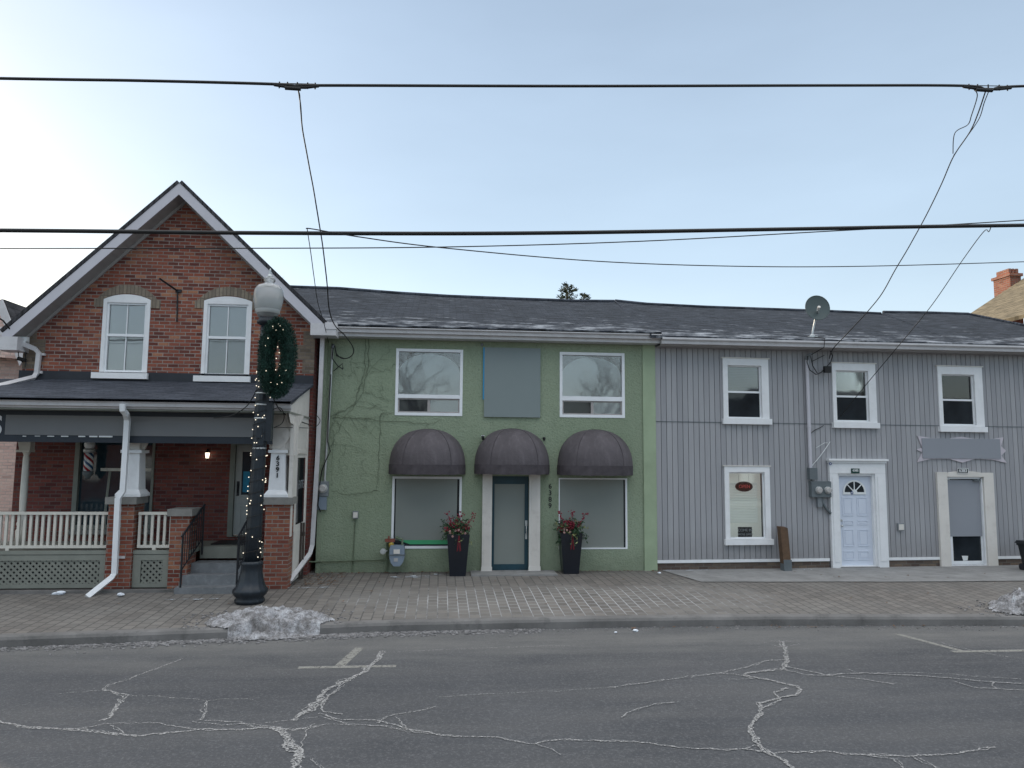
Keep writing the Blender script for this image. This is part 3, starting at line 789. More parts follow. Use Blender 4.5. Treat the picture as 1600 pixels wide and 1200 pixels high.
# awnings
def awning_parts(a, d, h, val):
    mb = MB(); nA, nT = 40, 14
    vs = []
    for j in range(nT+1):
        t = math.pi/2*j/nT
        for i in range(nA+1):
            al = math.pi*i/nA
            ct = math.cos(t)**.82; st = math.sin(t)**.95
            sag = 1 - .02*math.sin(max(0, min(1, (al/math.pi-.29)/.42))*math.pi)*math.sin(2*t) + .016*noise.noise((al*2.2, t*2.5, a*31+d))*math.sin(2*t) + .008*noise.noise((al*6, t*1.2, a*17))
            vs.append((-a*math.cos(al)*ct*sag, -d*(math.sin(al)**.8)*ct*sag, h*st))
    mb.add(vs, [[j*(nA+1)+i, j*(nA+1)+i+1, (j+1)*(nA+1)+i+1, (j+1)*(nA+1)+i] for j in range(nT) for i in range(nA)], True)
    vb = MB(); nB = 60; top = []; bot = []
    for i in range(nB+1):
        al = math.pi*i/nB; r = 1.004 + .03*noise.noise((i*.28, a*9, 2))
        top.append((-a*math.cos(al)*1.006, -d*math.sin(al)**.8*1.006, .018 + .008*noise.noise((i*.3, a*3, 5))))
        bot.append((-a*math.cos(al)*r, -d*math.sin(al)**.8*r, -val - .012*noise.noise((i*.22, a, 7))))
    vb.add(top+bot, [[i, i+1, nB+1+i+1, nB+1+i] for i in range(nB)], True)
    sb = MB()
    for al in (.29*math.pi, .71*math.pi):
        pts = []
        for j in range(nT+1):
            t = math.pi/2*j/nT; ct = math.cos(t)**.82; st = math.sin(t)**.95
            pts.append((-a*math.cos(al)*ct*1.004, -d*(math.sin(al)**.8)*ct*1.004, h*st+.002))
        sb.tube(pts, .006, 5)
    return mb, vb, sb
AW = [((607, 729, 670.5, 740.5), 'dome awning over the left shop window, nearest the electric meter'),
      ((740, 859, 670, 740.5), 'dome awning over the green shop door, between the other two'),
      ((869, 988, 671.5, 742), 'dome awning over the right shop window, nearest the grey house')]
for px, lab in AW:
    r = G.rect(*px); cu = (r[0]+r[1])/2; hw = (r[1]-r[0])/2*.972; val = .19
    o = thing('awning', 'charcoal ' + lab, 'awning', G.world(cu, -.004, r[2]+val), 0, 'dome awnings on the green shop')
    A, B, C = awning_parts(hw, .72, r[3]-r[2]-val, val)
    part('canopy', A, M['awning'], o); part('valance', B, M['awning_band'], o); part('seam', C, M['awning_band'], o)
# blank sign panel on the first floor
q = G.rect(756.5, 844, 544, 652)
o = thing('sign_panel', 'blank blue grey panel between the two upper green shop windows', 'sign', G.world((q[0]+q[1])/2, 0, q[2]))
hw = (q[1]-q[0])/2; hh = q[3]-q[2]
part('panel', MB().box(-hw, hw, -.045, -.004, 0, hh), M['panel_blue'], o)
part('edge_strip', MB().box(-hw-.028, -hw-.001, -.043, -.004, hh*.25, hh), M['blue_edge'], o)
part('hook', MB().ball((-hw-.06, -.03, hh+.06), .035, n=8, m=5), M['meter_grey'], o)
# numbers
mb = MB(); u = G.on(859.5, 775)[0]
for ch, y in zip('6389', (760, 770.5, 780.5, 790.5)): mb.text(ch, .15, u, -.006, G.on(859.5, y)[1], bold=.002)
c = G.world(u, 0, G.on(859.5, 775)[1]); mb.v = [(p[0]-u, p[1], p[2]-c.z) for p in mb.v]
solo('house_number', mb, M['letter_black'], 'black digits 6389 in a column beside the green shop door', 'house number', c)
# small camera and light by the middle awning
def cam_fix(px, py, lab):
    u, w = G.on(px, py); o = thing('security_camera', lab, 'camera', G.world(u, 0, w))
    part('bracket', MB().tube([(0, -.002, .0), (0, -.09, .02)], .012, 6), M['white'], o)
    part('camera_body', MB().tube([(0, -.07, .03), (0, -.2, -.03)], [.032, .028], 8), M['black'], o)
    part('hood', MB().box(-.035, .035, -.2, -.06, .035, .045), M['white'], o)
cam_fix(754, 684, 'small camera with white hood left of the middle awning')
u, w = G.on(850, 685); solo('junction_knob', MB().ball((0, -.02, 0), .035, n=8, m=5).box(-.012, .012, -.02, -.001, -.06, .0), M['letter_black'], 'tiny dark fitting on green wall right of middle awning', 'fitting', G.world(u, 0, w))
# white outlet box with its conduit
q = G.rect(551.5, 560, 798.5, 810); o = thing('outlet_box', 'small grey outlet box low on the green wall', 'outlet', G.world((q[0]+q[1])/2, 0, q[2]))
hw = (q[1]-q[0])/2; part('box', MB().box(-hw, hw, -.06, -.001, 0, q[3]-q[2]), M['meter_grey'], o)
part('cover', MB().box(-hw*.8, hw*.8, -.068, -.061, .02, q[3]-q[2]-.02), M['white_old'], o)
part('conduit', MB().tube([(0, -.02, 0), (-.03, -.02, -q[2]+.03)], .010, 6), M['pipe_green'], o)

# electricity meter with its service mast
def dial(mb_body, mb_face, cu, cw, r):
    n = 16
    for k in range(2):
        pass
    mb_body.tube([(cu, -.10, cw), (cu, -.135, cw)], r*1.12, n); mb_face.tube([(cu, -.13, cw), (cu, -.175, cw), (cu, -.185, cw)], [r, r*.95, r*.7], n)
q = G.rect(498, 514, 752, 775); uc = (q[0]+q[1])/2
o = thing('electric_meter', 'electricity meter with tall mast on left end of green wall', 'electric meter', G.world(uc, 0, q[2]))
hw = (q[1]-q[0])/2; hh = q[3]-q[2]
part('meter_box', MB().box(-hw, hw, -.10, -.002, 0, hh), M['meter_grey'], o)
mbA, mbB = MB(), MB(); dial(mbA, mbB, 0, hh*.52, .085)
dd = part('dial', mbB, M['meter_glass'], o); part('bezel', mbA, M['steel'], dd)
q2 = G.rect(497, 511, 777, 796); part('switch_box', MB().box(q2[0]-uc, q2[1]-uc, -.085, -.002, q2[2]-q[2], -.012), M['meter_blue'], o)
m0 = G.on(508, 748); m1 = G.on(514, 660); m2 = G.on(520.5, 545)
pl_ = lambda p, v=-.07: (p[0]-uc, v, p[1]-q[2])
part('mast', MB().tube([(0.03, -.06, hh), pl_(m0), pl_(m1), pl_(m2)], .026, 8), M['steel'], o)
e = m2
part('weatherhead', MB().tube([pl_(e), (e[0]-uc+.01, -.1, e[1]-q[2]+.06), (e[0]-uc+.03, -.17, e[1]-q[2]+.02)], [.03, .04, .03], 8), M['meter_grey'], o)
def loop(pts_px, v, r, n=6):
    P = [G.on(x, y, v) for x, y in pts_px]; return [(p[0]-uc, v, p[1]-q[2]) for p in P]
mb = MB()
mb.tube(loop([(521, 540), (519, 560), (528, 572), (536, 577)], -.14, 0), .012, 6)
mb.tube(loop([(523, 540), (526, 556), (538, 560)], -.17, 0), .012, 6)
mb.tube(loop([(536, 577), (535, 568), (527, 575), (521, 580)], -.1, 0), .010, 6)
mb.tube(loop([(517, 585), (513, 660), (512, 690), (516, 705), (509, 720), (503, 735), (499, 760), (497, 790), (501, 800)], -.1, 0), .011, 6)
part('cable', mb, M['cable'], o)
# wall anchor of the drop cable
# gas meter
u, w = G.on(621.5, 866); o = thing('gas_meter', 'blue grey gas meter with pipes on the green wall', 'gas meter', G.world(u, 0, .0))
zb = .18
body = MB()
sec = [(-.19, .52), (-.17, .60), (.17, .60), (.19, .52), (.19, .34), (.15, .24), (.08, .17), (-.08, .17), (-.15, .24), (-.19, .34)]
body.prism([(x*.82, z) for x, z in sec], -.32, -.14); part('casing', body, M['meter_blue'], o)
part('flange', MB().box(-.175, .175, -.335, -.125, .395, .415), M['meter_dark'], o)
part('index_plate', MB().box(-.07, .06, -.338, -.322, .43, .52), M['white_old'], o)
part('label_plate', MB().box(-.06, .02, -.328, -.321, .27, .34), M['meter_glass'], o)
mb = MB().tube([(.10, -.22, .60), (.10, -.22, .72), (-.02, -.22, .74), (-.02, -.05, .74), (-.02, .0, .74)], .026, 8)
mb.tube([(-.22, -.06, .04), (-.22, -.06, .62), (-.12, -.2, .64), (-.10, -.22, .60)], .024, 8)
part('pipe', mb, M['pipe_green'], o)
mb = MB().tube([(-.22, -.06, .28), (-1.6, -.05, .24), (-2.1, -.05, .23)], .018, 6); part('supply_pipe', mb, M['pipe_green'], o)
mb = MB().tube([(-.30, -.14, .46), (-.30, -.18, .46)], .062, 12).tube([(-.30, -.18, .46), (-.30, -.23, .46)], .035, 10).tube([(-.22, -.1, .46), (-.30, -.15, .46)], .02, 8)
part('regulator', mb, M['steel'], o)
part('fitting', MB().box(-.26, -.06, -.22, -.10, .66, .72).box(-.2, -.17, -.2, -.14, .72, .78), M['copper'], o)
part('valve', MB().ball((-.13, -.2, .60), .06, n=8, m=6), M['yellow'], o)
# leafless vine
VN = [[(570,520),(571,560),(568,590),(560,610),(555,630),(540,640),(525,645),(518,652)], [(575,520),(576,575),(570,600),(566,615),(552,636),(540,650),(525,680),(518,700)],
 [(549,560),(549,575),(560,595),(572,610)], [(570,612),(585,617),(597,625),(615,625)], [(518,653),(545,654),(590,656),(640,660),(672,663),(690,655)],
 [(595,645),(594,680),(592,730),(588,767)], [(588,767),(570,770),(545,773),(518,768)], [(520,655),(545,675),(550,690)], [(555,654),(575,670),(587,683)], [(560,654),(580,660),(592,668)],
 [(525,694),(545,695),(565,702),(577,710)], [(550,566),(570,566),(585,560)], [(555,574),(570,575)], [(530,586),(550,587)], [(583,582),(600,580),(612,573),(617,566)], [(575,583),(600,555),(612,545)],
 [(556,635),(580,637),(595,632)], [(560,626),(580,630),(600,642),(612,646)], [(570,656),(590,650),(615,644)], [(519,660),(521,700),(519,760)], [(531,720),(531,735)], [(563,722),(575,745)],
 [(600,610),(588,608)], [(528,640),(512,690),(508,720)], [(545,650),(560,672),(572,676)], [(505,545),(507,640),(502,700),(500,740)], [(503,570),(506,620),(500,680)]]
mb = MB()
for k, pts in enumerate(VN):
    P = [Vector((*G.on(x, y), 0)) for x, y in pts]; S = []
    for a, b in zip(P, P[1:]):
        for i in range(5):
            p = a + (b-a)*i/5; j = .025
            S.append((p.x + rng.uniform(-j, j), -.012 - .008*rng.random(), p.y + rng.uniform(-j, j)))
    S.append((P[-1].x, -.012, P[-1].y))
    r0 = .0055 if k in (0, 1, 4, 5, 6) else .0028
    mb.tube(S, [r0*(1-.5*i/len(S)) for i in range(len(S))], 4)
    for s in S[::4]:
        for t in range(1):
            an = rng.uniform(0, 6.28); l = rng.uniform(.05, .25)
            mb.tube([s, (s[0]+l*.5*math.cos(an)+rng.uniform(-.02, .02), -.012, s[2]+l*.5*math.sin(an)), (s[0]+l*math.cos(an), -.01, s[2]+l*math.sin(an)-.02)], [.0022, .002, .0015], 4)
solo('climbing_vine', mb, M['vine'], 'bare leafless vine creeping over left half of the green wall', 'vine', G.o)

# planters
def make_planter(loc, lab, seed, group):
    R_ = random.Random(seed)
    o = thing('planter', lab, 'planter', loc, 0, group)
    mb = MB(); s0, s1, h = .165, .235, .86
    def sq(s, z): return [(-s, -s, z), (s, -s, z), (s, s, z), (-s, s, z)]
    mb.add(sq(s0, 0)+sq(s1, h)+sq(s1-.025, h)+sq(s1-.04, h-.08), [[0, 1, 5, 4], [1, 2, 6, 5], [2, 3, 7, 6], [3, 0, 4, 7], [4, 5, 9, 8], [5, 6, 10, 9], [6, 7, 11, 10], [7, 4, 8, 11],
           [8, 9, 13, 12], [9, 10, 14, 13], [10, 11, 15, 14], [11, 8, 12, 15], [12, 13, 14, 15], [3, 2, 1, 0]])
    part('pot', mb, M['pot'], o)
    gl, pale, blo = MB(), MB(), MB()
    for k in range(85):
        an = R_.uniform(0, 6.28); el = R_.uniform(-.5, 1.35); ln = R_.uniform(.22, .42)*(1.0 if el > .3 else .8)
        d = Vector((math.cos(an)*math.cos(el), math.sin(an)*math.cos(el), math.sin(el)))
        b = Vector((R_.uniform(-.14, .14), R_.uniform(-.14, .14), h-.02)); tip = b + d*ln + Vector((0, 0, -.1*(1-el/1.4)))
        mid = b + d*ln*.55 + Vector((0, 0, .03)); tgt = pale if R_.random() < .18 else gl
        tgt.tube([b, mid, tip], [.006, .005, .002], 4)
        for q in range(13):
            t = R_.uniform(.2, 1); p = b.lerp(mid, t*2) if t < .5 else mid.lerp(tip, t*2-1)
            v = Vector((R_.uniform(-1, 1), R_.uniform(-1, 1), R_.uniform(-.8, .8))).normalized()*R_.uniform(.04, .085)
            s = v.cross(Vector((R_.uniform(-1, 1), R_.uniform(-1, 1), R_.uniform(-1, 1)))).normalized()*.016
            tgt.add([p, p+v*.5+s, p+v, p+v*.5-s], [[0, 1, 2, 3]])
    for (ax, lean, zz) in ((-.12, -.35, .44), (.02, .1, .46), (.16, .5, .42), (-.05, .0, .25), (.1, -.1, .2), (-.16, -.3, .12)):
        top = Vector((ax+lean*.35, -.08+R_.uniform(-.05, .05), h+zz)); b = Vector((ax*.5, -.05, h-.05))
        ber = MB().tube([b, top], [.006, .004], 4)
        for q in range(34):
            t = R_.uniform(.25, 1.0); p = b.lerp(top, t) + Vector((R_.gauss(0, .035), R_.gauss(0, .035), R_.gauss(0, .02)))
            ber.ball(p, R_.uniform(.011, .019), n=6, m=4)
        part('berry_spray', ber, M['berry'], o)
    for q in range(7):
        c = Vector((R_.uniform(-.2, .2), -.2+R_.uniform(-.05, .05), h+R_.uniform(-.04, .12)))
        for s in range(6):
            an = s*1.05; blo.ball((c.x+.014*math.cos(an), c.y, c.z+.014*math.sin(an)), .011, .008, .011, n=6, m=4)
    part('foliage', gl, M['leaf'], o); part('pale_leaves', pale, M['leaf_pale'], o); part('blossom', blo, M['blossom'], o)
    mb = MB()
    for s in (-1, 1): mb.add([(0, -.245, h-.02), (.03, -.25, h-.02), (.03+s*.03, -.225, h-.33), (s*.03, -.228, h-.35)], [[0, 1, 2, 3]])
    part('ribbon', mb, M['ribbon'], o)
    return o
p1 = at_z(715, 900, 0); p2 = at_z(892, 896.5, 0)
make_planter((p1.x, p1.y+.12, 0), 'tall dark planter of berries left of the green shop door', 3, 'holiday planters by the shop door')
make_planter((p2.x, p2.y+.12, 0), 'tall dark planter of berries right of the green shop door, under the digits', 11, 'holiday planters by the shop door')

# ================================================================== GREY BUILDING
Q = Frame((G.o.x + gu1 + .004, 16.185, 0), 2.5)
grey = thing('grey_building', 'long grey house of vertical board siding with white trimmed windows', 'building', Q.o, Q.a)
QU1 = 11.6; QH = 5.28
W1 = Q.rect(1129, 1200, 561, 663); W2 = Q.rect(1300, 1367.5, 568.5, 669); W3 = Q.rect(1465, 1534.5, 573.5, 675); W4 = Q.rect(1132, 1202.5, 729, 851)
P1 = Q.rect(1138, 1187.5, 573, 652); P2 = Q.rect(1307, 1354.5, 581, 657); P3 = Q.rect(1472.5, 1520.5, 587, 663); P4 = Q.rect(1140.5, 1193, 739.5, 840)
D1 = Q.rect(1309.5, 1367, 740, 883); D1 = (D1[0], D1[1], .03, D1[3]); D2 = Q.rect(1481, 1537.5, 745, 884); D2 = (D2[0], D2[1], .03, D2[3])
inset = lambda r, d: (r[0]-d, r[1]+d, r[2]-d, r[3]+d)
holes = [inset(P1, .03), inset(P2, .03), inset(P3, .03), inset(P4, .03), D1, D2]
BW = .128; zb0 = Q.on(1100, 879)[1]
band = Q.on(1030, 658.5)[1]
mb = MB(); k = 0
while k*BW < QU1:
    a, b = k*BW + .006, min((k+1)*BW - .006, QU1)
    for z0, z1 in ((zb0+.06, band-.007), (band+.007, QH)):
        hs = [h for h in holes if h[1] > a and h[0] < b]
        off = .003*rng.random()
        us_done = mb.wall(a, b, z0, z1, hs, -off, .0)
        for (x) in (a, b):
            segs = [(z0, z1)]
            for h in hs:
                if h[0] < x < h[1]:
                    ns = []
                    for s0, s1 in segs:
                        if h[3] <= s0 or h[2] >= s1: ns.append((s0, s1))
                        else:
                            if s0 < h[2]: ns.append((s0, h[2]))
                            if h[3] < s1: ns.append((h[3], s1))
                    segs = ns
            for s0, s1 in segs: mb.poly([(x, -off, s0), (x, .022, s0), (x, .022, s1), (x, -off, s1)])
    k += 1
part('wall', mb, M['siding'], grey)
mb = MB().wall(0, QU1, -.1, QH, holes, .022, .16)
mb.poly([(0, .022, -.1), (0, 8, -.1), (0, 8, QH), (0, .022, QH)]); mb.poly([(QU1, .022, -.1), (QU1, .022, QH), (QU1, 8, QH), (QU1, 8, -.1)]); mb.poly([(0, 8, -.1), (QU1, 8, -.1), (QU1, 8, QH), (0, 8, QH)])
part('wall_backing', mb, M['siding_back'], grey)
part('siding_joint', MB().box(0, QU1, -.014, .02, band-.006, band+.006), M['meter_dark'], grey)
mb = MB()
for a, b in ((.0, Q.on(1296, 870)[0]), (Q.on(1387, 870)[0], Q.on(1468, 870)[0]), (Q.on(1558, 870)[0], QU1)): mb.box(a, b, -.022, .02, zb0, zb0+.062)
part('base_trim', mb, M['white'], grey)
mb = MB()
for a, b in ((.0, Q.on(1296, 870)[0]), (Q.on(1387, 870)[0], Q.on(1468, 870)[0]), (Q.on(1558, 870)[0], QU1)): mb.box(a, b, .004, .0215, -.1, zb0)
part('foundation', mb, M['brick_old'], grey)
# roof, sagging ridge, hipped right end
RVq = 4.2
rq = [Q.on(x, y, RVq) for x, y in ((961, 471), (1010, 476), (1100, 480.5), (1200, 484), (1300, 487.5), (1376, 491), (1380, 488.5), (1450, 489.5), (1513, 491.5))]
n = len(rq); qe0 = Q.on(1030, 527, -.42); qe1 = Q.on(1600, 541, -.42)
qew = lambda u: qe0[1] + (qe1[1]-qe0[1])*(u-qe0[0])/(qe1[0]-qe0[0])
eus = [(-.25)+(QU1+.5)*i/(n-1) for i in range(n)]
E = [(u, -.46, qew(u)+.03) for u in eus]; Rr = [(u, RVq, w) for u, w in rq]; Bk = [(u, 8.3, qew(u)) for u in eus]
mb = MB()
for t in (0, -.05):
    vs = [(p[0], p[1], p[2]+t) for p in E+Rr+Bk]
    mb.add(vs, [[i, i+1, n+i+1, n+i] for i in range(n-1)] + [[n+i, n+i+1, 2*n+i+1, 2*n+i] for i in range(n-1)] + [[n-1, 2*n-1, 3*n-1]])
mb.add(E + [(p[0], p[1], p[2]-.05) for p in E], [[i, i+1, n+i+1, n+i] for i in range(n-1)])
qroof = part('roof', mb, M['shingle'], grey)
mb = MB()
for i, (a, b) in enumerate(zip(Rr, Rr[1:])):
    if i != 5: mb.tube([(a[0], a[1], a[2]+.01), (b[0], b[1], b[2]+.01)], .055, 6)
mb.tube([(Rr[0][0], Rr[0][1], Rr[0][2]+.012), (E[0][0], E[0][1], E[0][2]+.012)], .022, 6)
mb.tube([(Rr[-1][0], Rr[-1][1], Rr[-1][2]+.012), (E[-1][0], E[-1][1], E[-1][2]+.012)], .05, 6)
part('ridge_cap', mb, M['shingle_plain'], qroof)
gp = [(.02, -.33, qew(.02)), (QU1+.1, -.33, qew(QU1+.1))]
part('gutter', gutter_mb(gp, .135, .14), M['alu'], qroof)
mb = MB(); mb.add([(gp[0][0], -.32, gp[0][2]-.02), (gp[1][0], -.32, gp[1][2]-.02), (gp[1][0], -.32, gp[1][2]-.16), (gp[0][0], -.32, gp[0][2]-.16),
                   (gp[0][0], .02, gp[0][2]-.16), (gp[1][0], .02, gp[1][2]-.16)], [[0, 1, 2, 3], [3, 2, 5, 4]])
part('soffit', mb, M['soffit'], qroof)
def sash_window(o, p, rail, lab, dim='blind_dim', lower='glass_dark', slats=True):
    """casing rect o, glass rect p, meeting rail height"""
    sill = .13
    oo = [(o[0], o[2]+sill), (o[1], o[2]+sill), (o[1], o[3]), (o[0], o[3])]
    ii = [(p[0]-.025, p[2]-.02), (p[1]+.025, p[2]-.02), (p[1]+.025, p[3]+.025), (p[0]-.025, p[3]+.025)]
    f = part('window', MB().ring(oo, ii, -.045, .03), M['white'], grey, lab)
    part('sill', MB().box(o[0]-.03, o[1]+.04, -.085, .02, o[2], o[2]+sill-.004), M['white'], f)
    part('head_cap', MB().box(o[0]-.03, o[1]+.03, -.06, -.002, o[3]+.003, o[3]+.025), M['white_old'], f)
    r = rail
    s = MB(); a, b = rect_ring(p[0]-.025, p[1]+.025, p[2]-.02, p[3]+.025, .028); s.ring(a, b, .02, .06)
    if rail:
        s.box(p[0], p[1], .018, .062, rail-.022, rail+.022)
    part('sash', s, M['vinyl'], f)
    if rail:
        part('pane', MB().box(p[0], p[1], .048, .052, rail+.02, p[3]), M['glass_clear'], f, 'upper pane')
        part('pane', MB().box(p[0], p[1], .038, .042, p[2], rail-.02), M[lower], f, 'dark lower pane')
        bl = MB(); zz = rail
        while zz < p[3]:
            bl.add([(p[0], .075, zz), (p[1], .075, zz), (p[1], .087, zz+.036), (p[0], .087, zz+.036)], [[0, 1, 2, 3]]); zz += .038
        part('blind', bl, M[dim], f); part('interior', MB().box(p[0]-.03, p[1]+.03, .14, .16, p[2]-.03, p[3]+.03), M['room'], f)
    return f
sash_window(W1, P1, Q.on(1163, 612.5)[1], 'first upper window from the green shop')
sash_window(W2, P2, Q.on(1331, 619.5)[1], 'upper window above the white door')
sash_window(W3, P3, Q.on(1497, 625)[1], 'upper window above the scalloped sign')
f = sash_window(W4, P4, None, 'tall ground floor window with neon sign')
part('pane', MB().box(P4[0], P4[1], .03, .034, P4[2], P4[3]), M['glass_clear'], f)
mb = MB().box(P4[0]-.25, P4[1]+.25, .60, .62, P4[2]-.3, P4[3]+.3)
part('interior', mb, M['room_lit'], f)
bl = MB(); zz = P4[2]+.32
while zz < P4[3]-.25:
    bl.add([(P4[0], .16, zz), (P4[1]-.06, .16, zz), (P4[1]-.06, .19, zz+.05), (P4[0], .19, zz+.05)], [[0, 1, 2, 3]]); zz += .06
part('blind', bl, M['blind_glow'], f)
# neon sign and card in that window
u, w = Q.on(1165.5, 760.5)
o = thing('neon_sign', 'oval black sign glowing red OPEN in the ground floor window', 'sign', Q.world(u, 0.10, w), Q.a)
ell = [(.205*math.cos(t*math.pi/16), .115*math.sin(t*math.pi/16)) for t in range(32)]
part('board', MB().prism(ell, -.02, .02), M['black'], o)
part('letters', MB().text('OPEN', .105, 0, -.026, 0), M['led'], o)
part('chain', MB().tube([(-.12, 0, .1), (-.12, 0, .26)], .004, 4).tube([(.12, 0, .1), (.12, 0, .26)], .004, 4), M['steel'], o)
q = Q.rect(1156, 1177.5, 824, 840); o = thing('window_card', 'small black card of white capitals standing on ground floor window ledge', 'sign', Q.world((q[0]+q[1])/2, .09, P4[2]), Q.a)
hw, hh = (q[1]-q[0])/2, q[3]-q[2]
part('card', MB().box(-hw, hw, -.008, .008, 0, hh), M['black'], o)
part('lettering', MB().text('COME IN', .085, 0, -.012, hh*.68).text("WE'RE OPEN", .062, 0, -.012, hh*.28), M['letter_white'], o)
# white panelled door
a, b, c, d = D1
so = Q.rect(1296, 1383, 717, 885); top = so[3]
mb = MB().box(so[0], a-.005, -.07, .02, .01, d).box(b+.005, so[1], -.07, .02, .01, d).box(so[0], so[1], -.07, .02, d+.003, top-.10)
mb.box(so[0]-.02, so[1]+.02, -.10, .02, top-.097, top-.05).box(so[0]-.05, so[1]+.05, -.14, .02, top-.047, top)
for x0, x1 in ((so[0]+.05, a-.06), (b+.06, so[1]-.05)): mb.box(x0, x1, -.082, -.073, .15, d-.06)
part('door_surround', mb, M['white'], grey)
f = MB().ring(*[[(x, z) for x, z in r] for r in rect_ring(a-.005, b+.005, c-.02, d, (.05, .05, .035, .05))], -.02, .12); part('door_frame', f, M['white'], grey)
la, lb, lc, ld = a+.045, b-.045, c+.015, d-.05
leaf = MB().box(la, lb, .055, .10, lc, ld); cx = (la+lb)/2; W_ = lb-la; H_ = ld-lc
dor = part('door', leaf, M['door_white'], grey, 'white six panel door with fanlight')
mb = MB()
for x0, x1 in ((la+.12*W_, cx-.06*W_), (cx+.06*W_, lb-.12*W_)):
    for z0, z1 in ((.06, .16), (.21, .40), (.45, .50), (.55, .76)):
        o_, i_ = rect_ring(x0, x1, lc+z0*H_, lc+z1*H_, .022); mb.ring(o_, i_, .045, .0545)
        mb.box(x0+.05, x1-.05, .047, .0545, lc+z0*H_+.05 if z1-z0 > .06 else lc+z0*H_+.03, lc+z1*H_-.05 if z1-z0 > .06 else lc+z1*H_-.03)
part('raised_panels', mb, M['door_white'], dor)
fz = lc + .815*H_; fr = .30*W_
arc = lambda r: [(cx + r*math.cos(math.pi*k/20), fz + r*.98*math.sin(math.pi*k/20)) for k in range(21)]
part('fanlight', MB().prism(arc(fr), .046, .0545), M['glass_dark'], dor)
mb = MB(); A_, B_ = arc(fr+.04), arc(fr)
for i in range(20):
    mb.add([(A_[i][0], .036, A_[i][1]), (A_[i+1][0], .036, A_[i+1][1]), (B_[i+1][0], .036, B_[i+1][1]), (B_[i][0], .036, B_[i][1])], [[0, 1, 2, 3]])
mb.box(cx-fr-.04, cx+fr+.04, .034, .054, fz-.05, fz-.002)
for an in (45, 90, 135):
    t = math.radians(an); px_, pz_ = -math.sin(t)*.011, math.cos(t)*.011
    mb.prism([(cx+px_, fz+pz_), (cx-px_, fz-pz_), (cx+fr*math.cos(t)-px_, fz+fr*math.sin(t)-pz_), (cx+fr*math.cos(t)+px_, fz+fr*math.sin(t)+pz_)], .037, .0455)
mb.prism([(cx + .065*math.cos(math.pi*k/10), fz + .065*math.sin(math.pi*k/10)) for k in range(11)], .034, .045)
part('fanlight_trim', mb, M['letter_white'], dor)
part('handle', MB().ball((la+.06, .02, lc+.44*H_), .03, n=8, m=6).tube([(la+.06, .03, lc+.5*H_), (la+.06, .054, lc+.5*H_)], .03, 8), M['steel'], dor)
part('threshold', MB().box(a-.02, b+.02, -.09, .05, -.02, .028), M['concrete'], grey)
def sticker(px, py, v, r, lab):
    u, w = Q.on(px, py, v); c_ = [(r*math.cos(k*math.pi/8), r*math.sin(k*math.pi/8)) for k in range(16)]
    o = thing('sticker', lab, 'sticker', Q.world(u, v, w), Q.a)
    part('disc', MB().prism(c_, -.004, -.001), M['sticker'], o)
    part('emblem', MB().prism([(x*.42, z*.42) for x, z in c_], -.0065, -.0045), M['letter_white'], o)
sticker(1297.5, 724.5, -.10, .034, 'round blue sticker on top left corner of white door casing'); sticker(1331, 770, .033, .036, 'round blue sticker under the door fanlight')
def plate(px, lab, text, m, bg, v):
    q = Q.rect(*px, v); o = thing('number_plate', lab, 'house number', Q.world((q[0]+q[1])/2, v, q[2]), Q.a); hw, hh = (q[1]-q[0])/2, q[3]-q[2]
    part('plate', MB().box(-hw, hw, -.012, -.001, 0, hh), M[bg], o)
    return o, hw, hh
o, hw, hh = plate((1329.6, 1342.7, 732, 739.5), 'dark green plate numbered 6385 above the white door', '6385', 'letter_white', 'green_plate', -.07)
part('digits', MB().text('6385', .072, 0, -.016, hh*.58, bold=.001), M['letter_white'], o)
o, hw, hh = plate((1495.5, 1512.5, 731.5, 739.5), 'pale plate numbered 6383 above the cream framed door', '6383', 'letter_black', 'black', -.075)
part('border', MB().ring(*rect_ring(-hw, hw, 0, hh, .010), -.016, -.012), M['letter_white'], o)
part('digits', MB().text('6383', .105, 0, -.016, hh*.5, bold=.001), M['letter_white'], o)
# cream framed shop door
a, b, c, d = D2
sl = Q.rect(1465, 1480, 735, 885); sr = Q.rect(1538, 1553, 735, 885)
mb = MB().box(sl[0], a-.004, -.06, .02, .0, sl[3]-.04).box(b+.004, sr[1], -.06, .02, .0, sl[3]-.05)
hd = [(a-.004, d+.002), (b+.004, d+.002)]
for k in range(9):
    t = k/8; hd.append((b+.004-(b-a+.008)*t, sl[3]-.06+.05*math.sin(math.pi*t)))
mb.prism(hd, -.07, .02); mb.box(sl[0]-.01, sl[0]+.22, -.066, -.0605, sl[3]-.075, sl[3]-.04); 
part('door_surround', mb, M['white_old'], grey)
g = Q.rect(1487, 1531.5, 747.5, 876.5, .05)
leaf = MB().ring([(a+.03, c), (b-.03, c), (b-.03, d-.05), (a+.03, d-.05)], [(g[0], g[2]), (g[1], g[2]), (g[1], g[3]), (g[0], g[3])], .05, .09)
dor = part('door', leaf, M['vinyl'], grey, 'glazed white framed door')
part('door_frame', MB().ring(*rect_ring(a-.003, b+.003, c-.02, d, (.03, .03, .02, .05)), -.01, .12), M['vinyl'], dor)
part('pane', MB().box(g[0], g[1], .068, .072, g[2], g[3]), M['glass_dark'], dor)
fm = Q.rect(1480.5, 1533, 748.5, 838, .045); part('window_film', MB().box(max(fm[0], a+.035), min(fm[1], b-.035), .036, .046, fm[2], d-.075), M['film_grey'], dor)
part('door_closer', MB().box(b-.22, b-.06, -.03, .03, d-.10, d-.065).tube([(b-.1, -.02, d-.08), (b-.03, -.03, d-.02)], .008, 5), M['meter_dark'], dor)
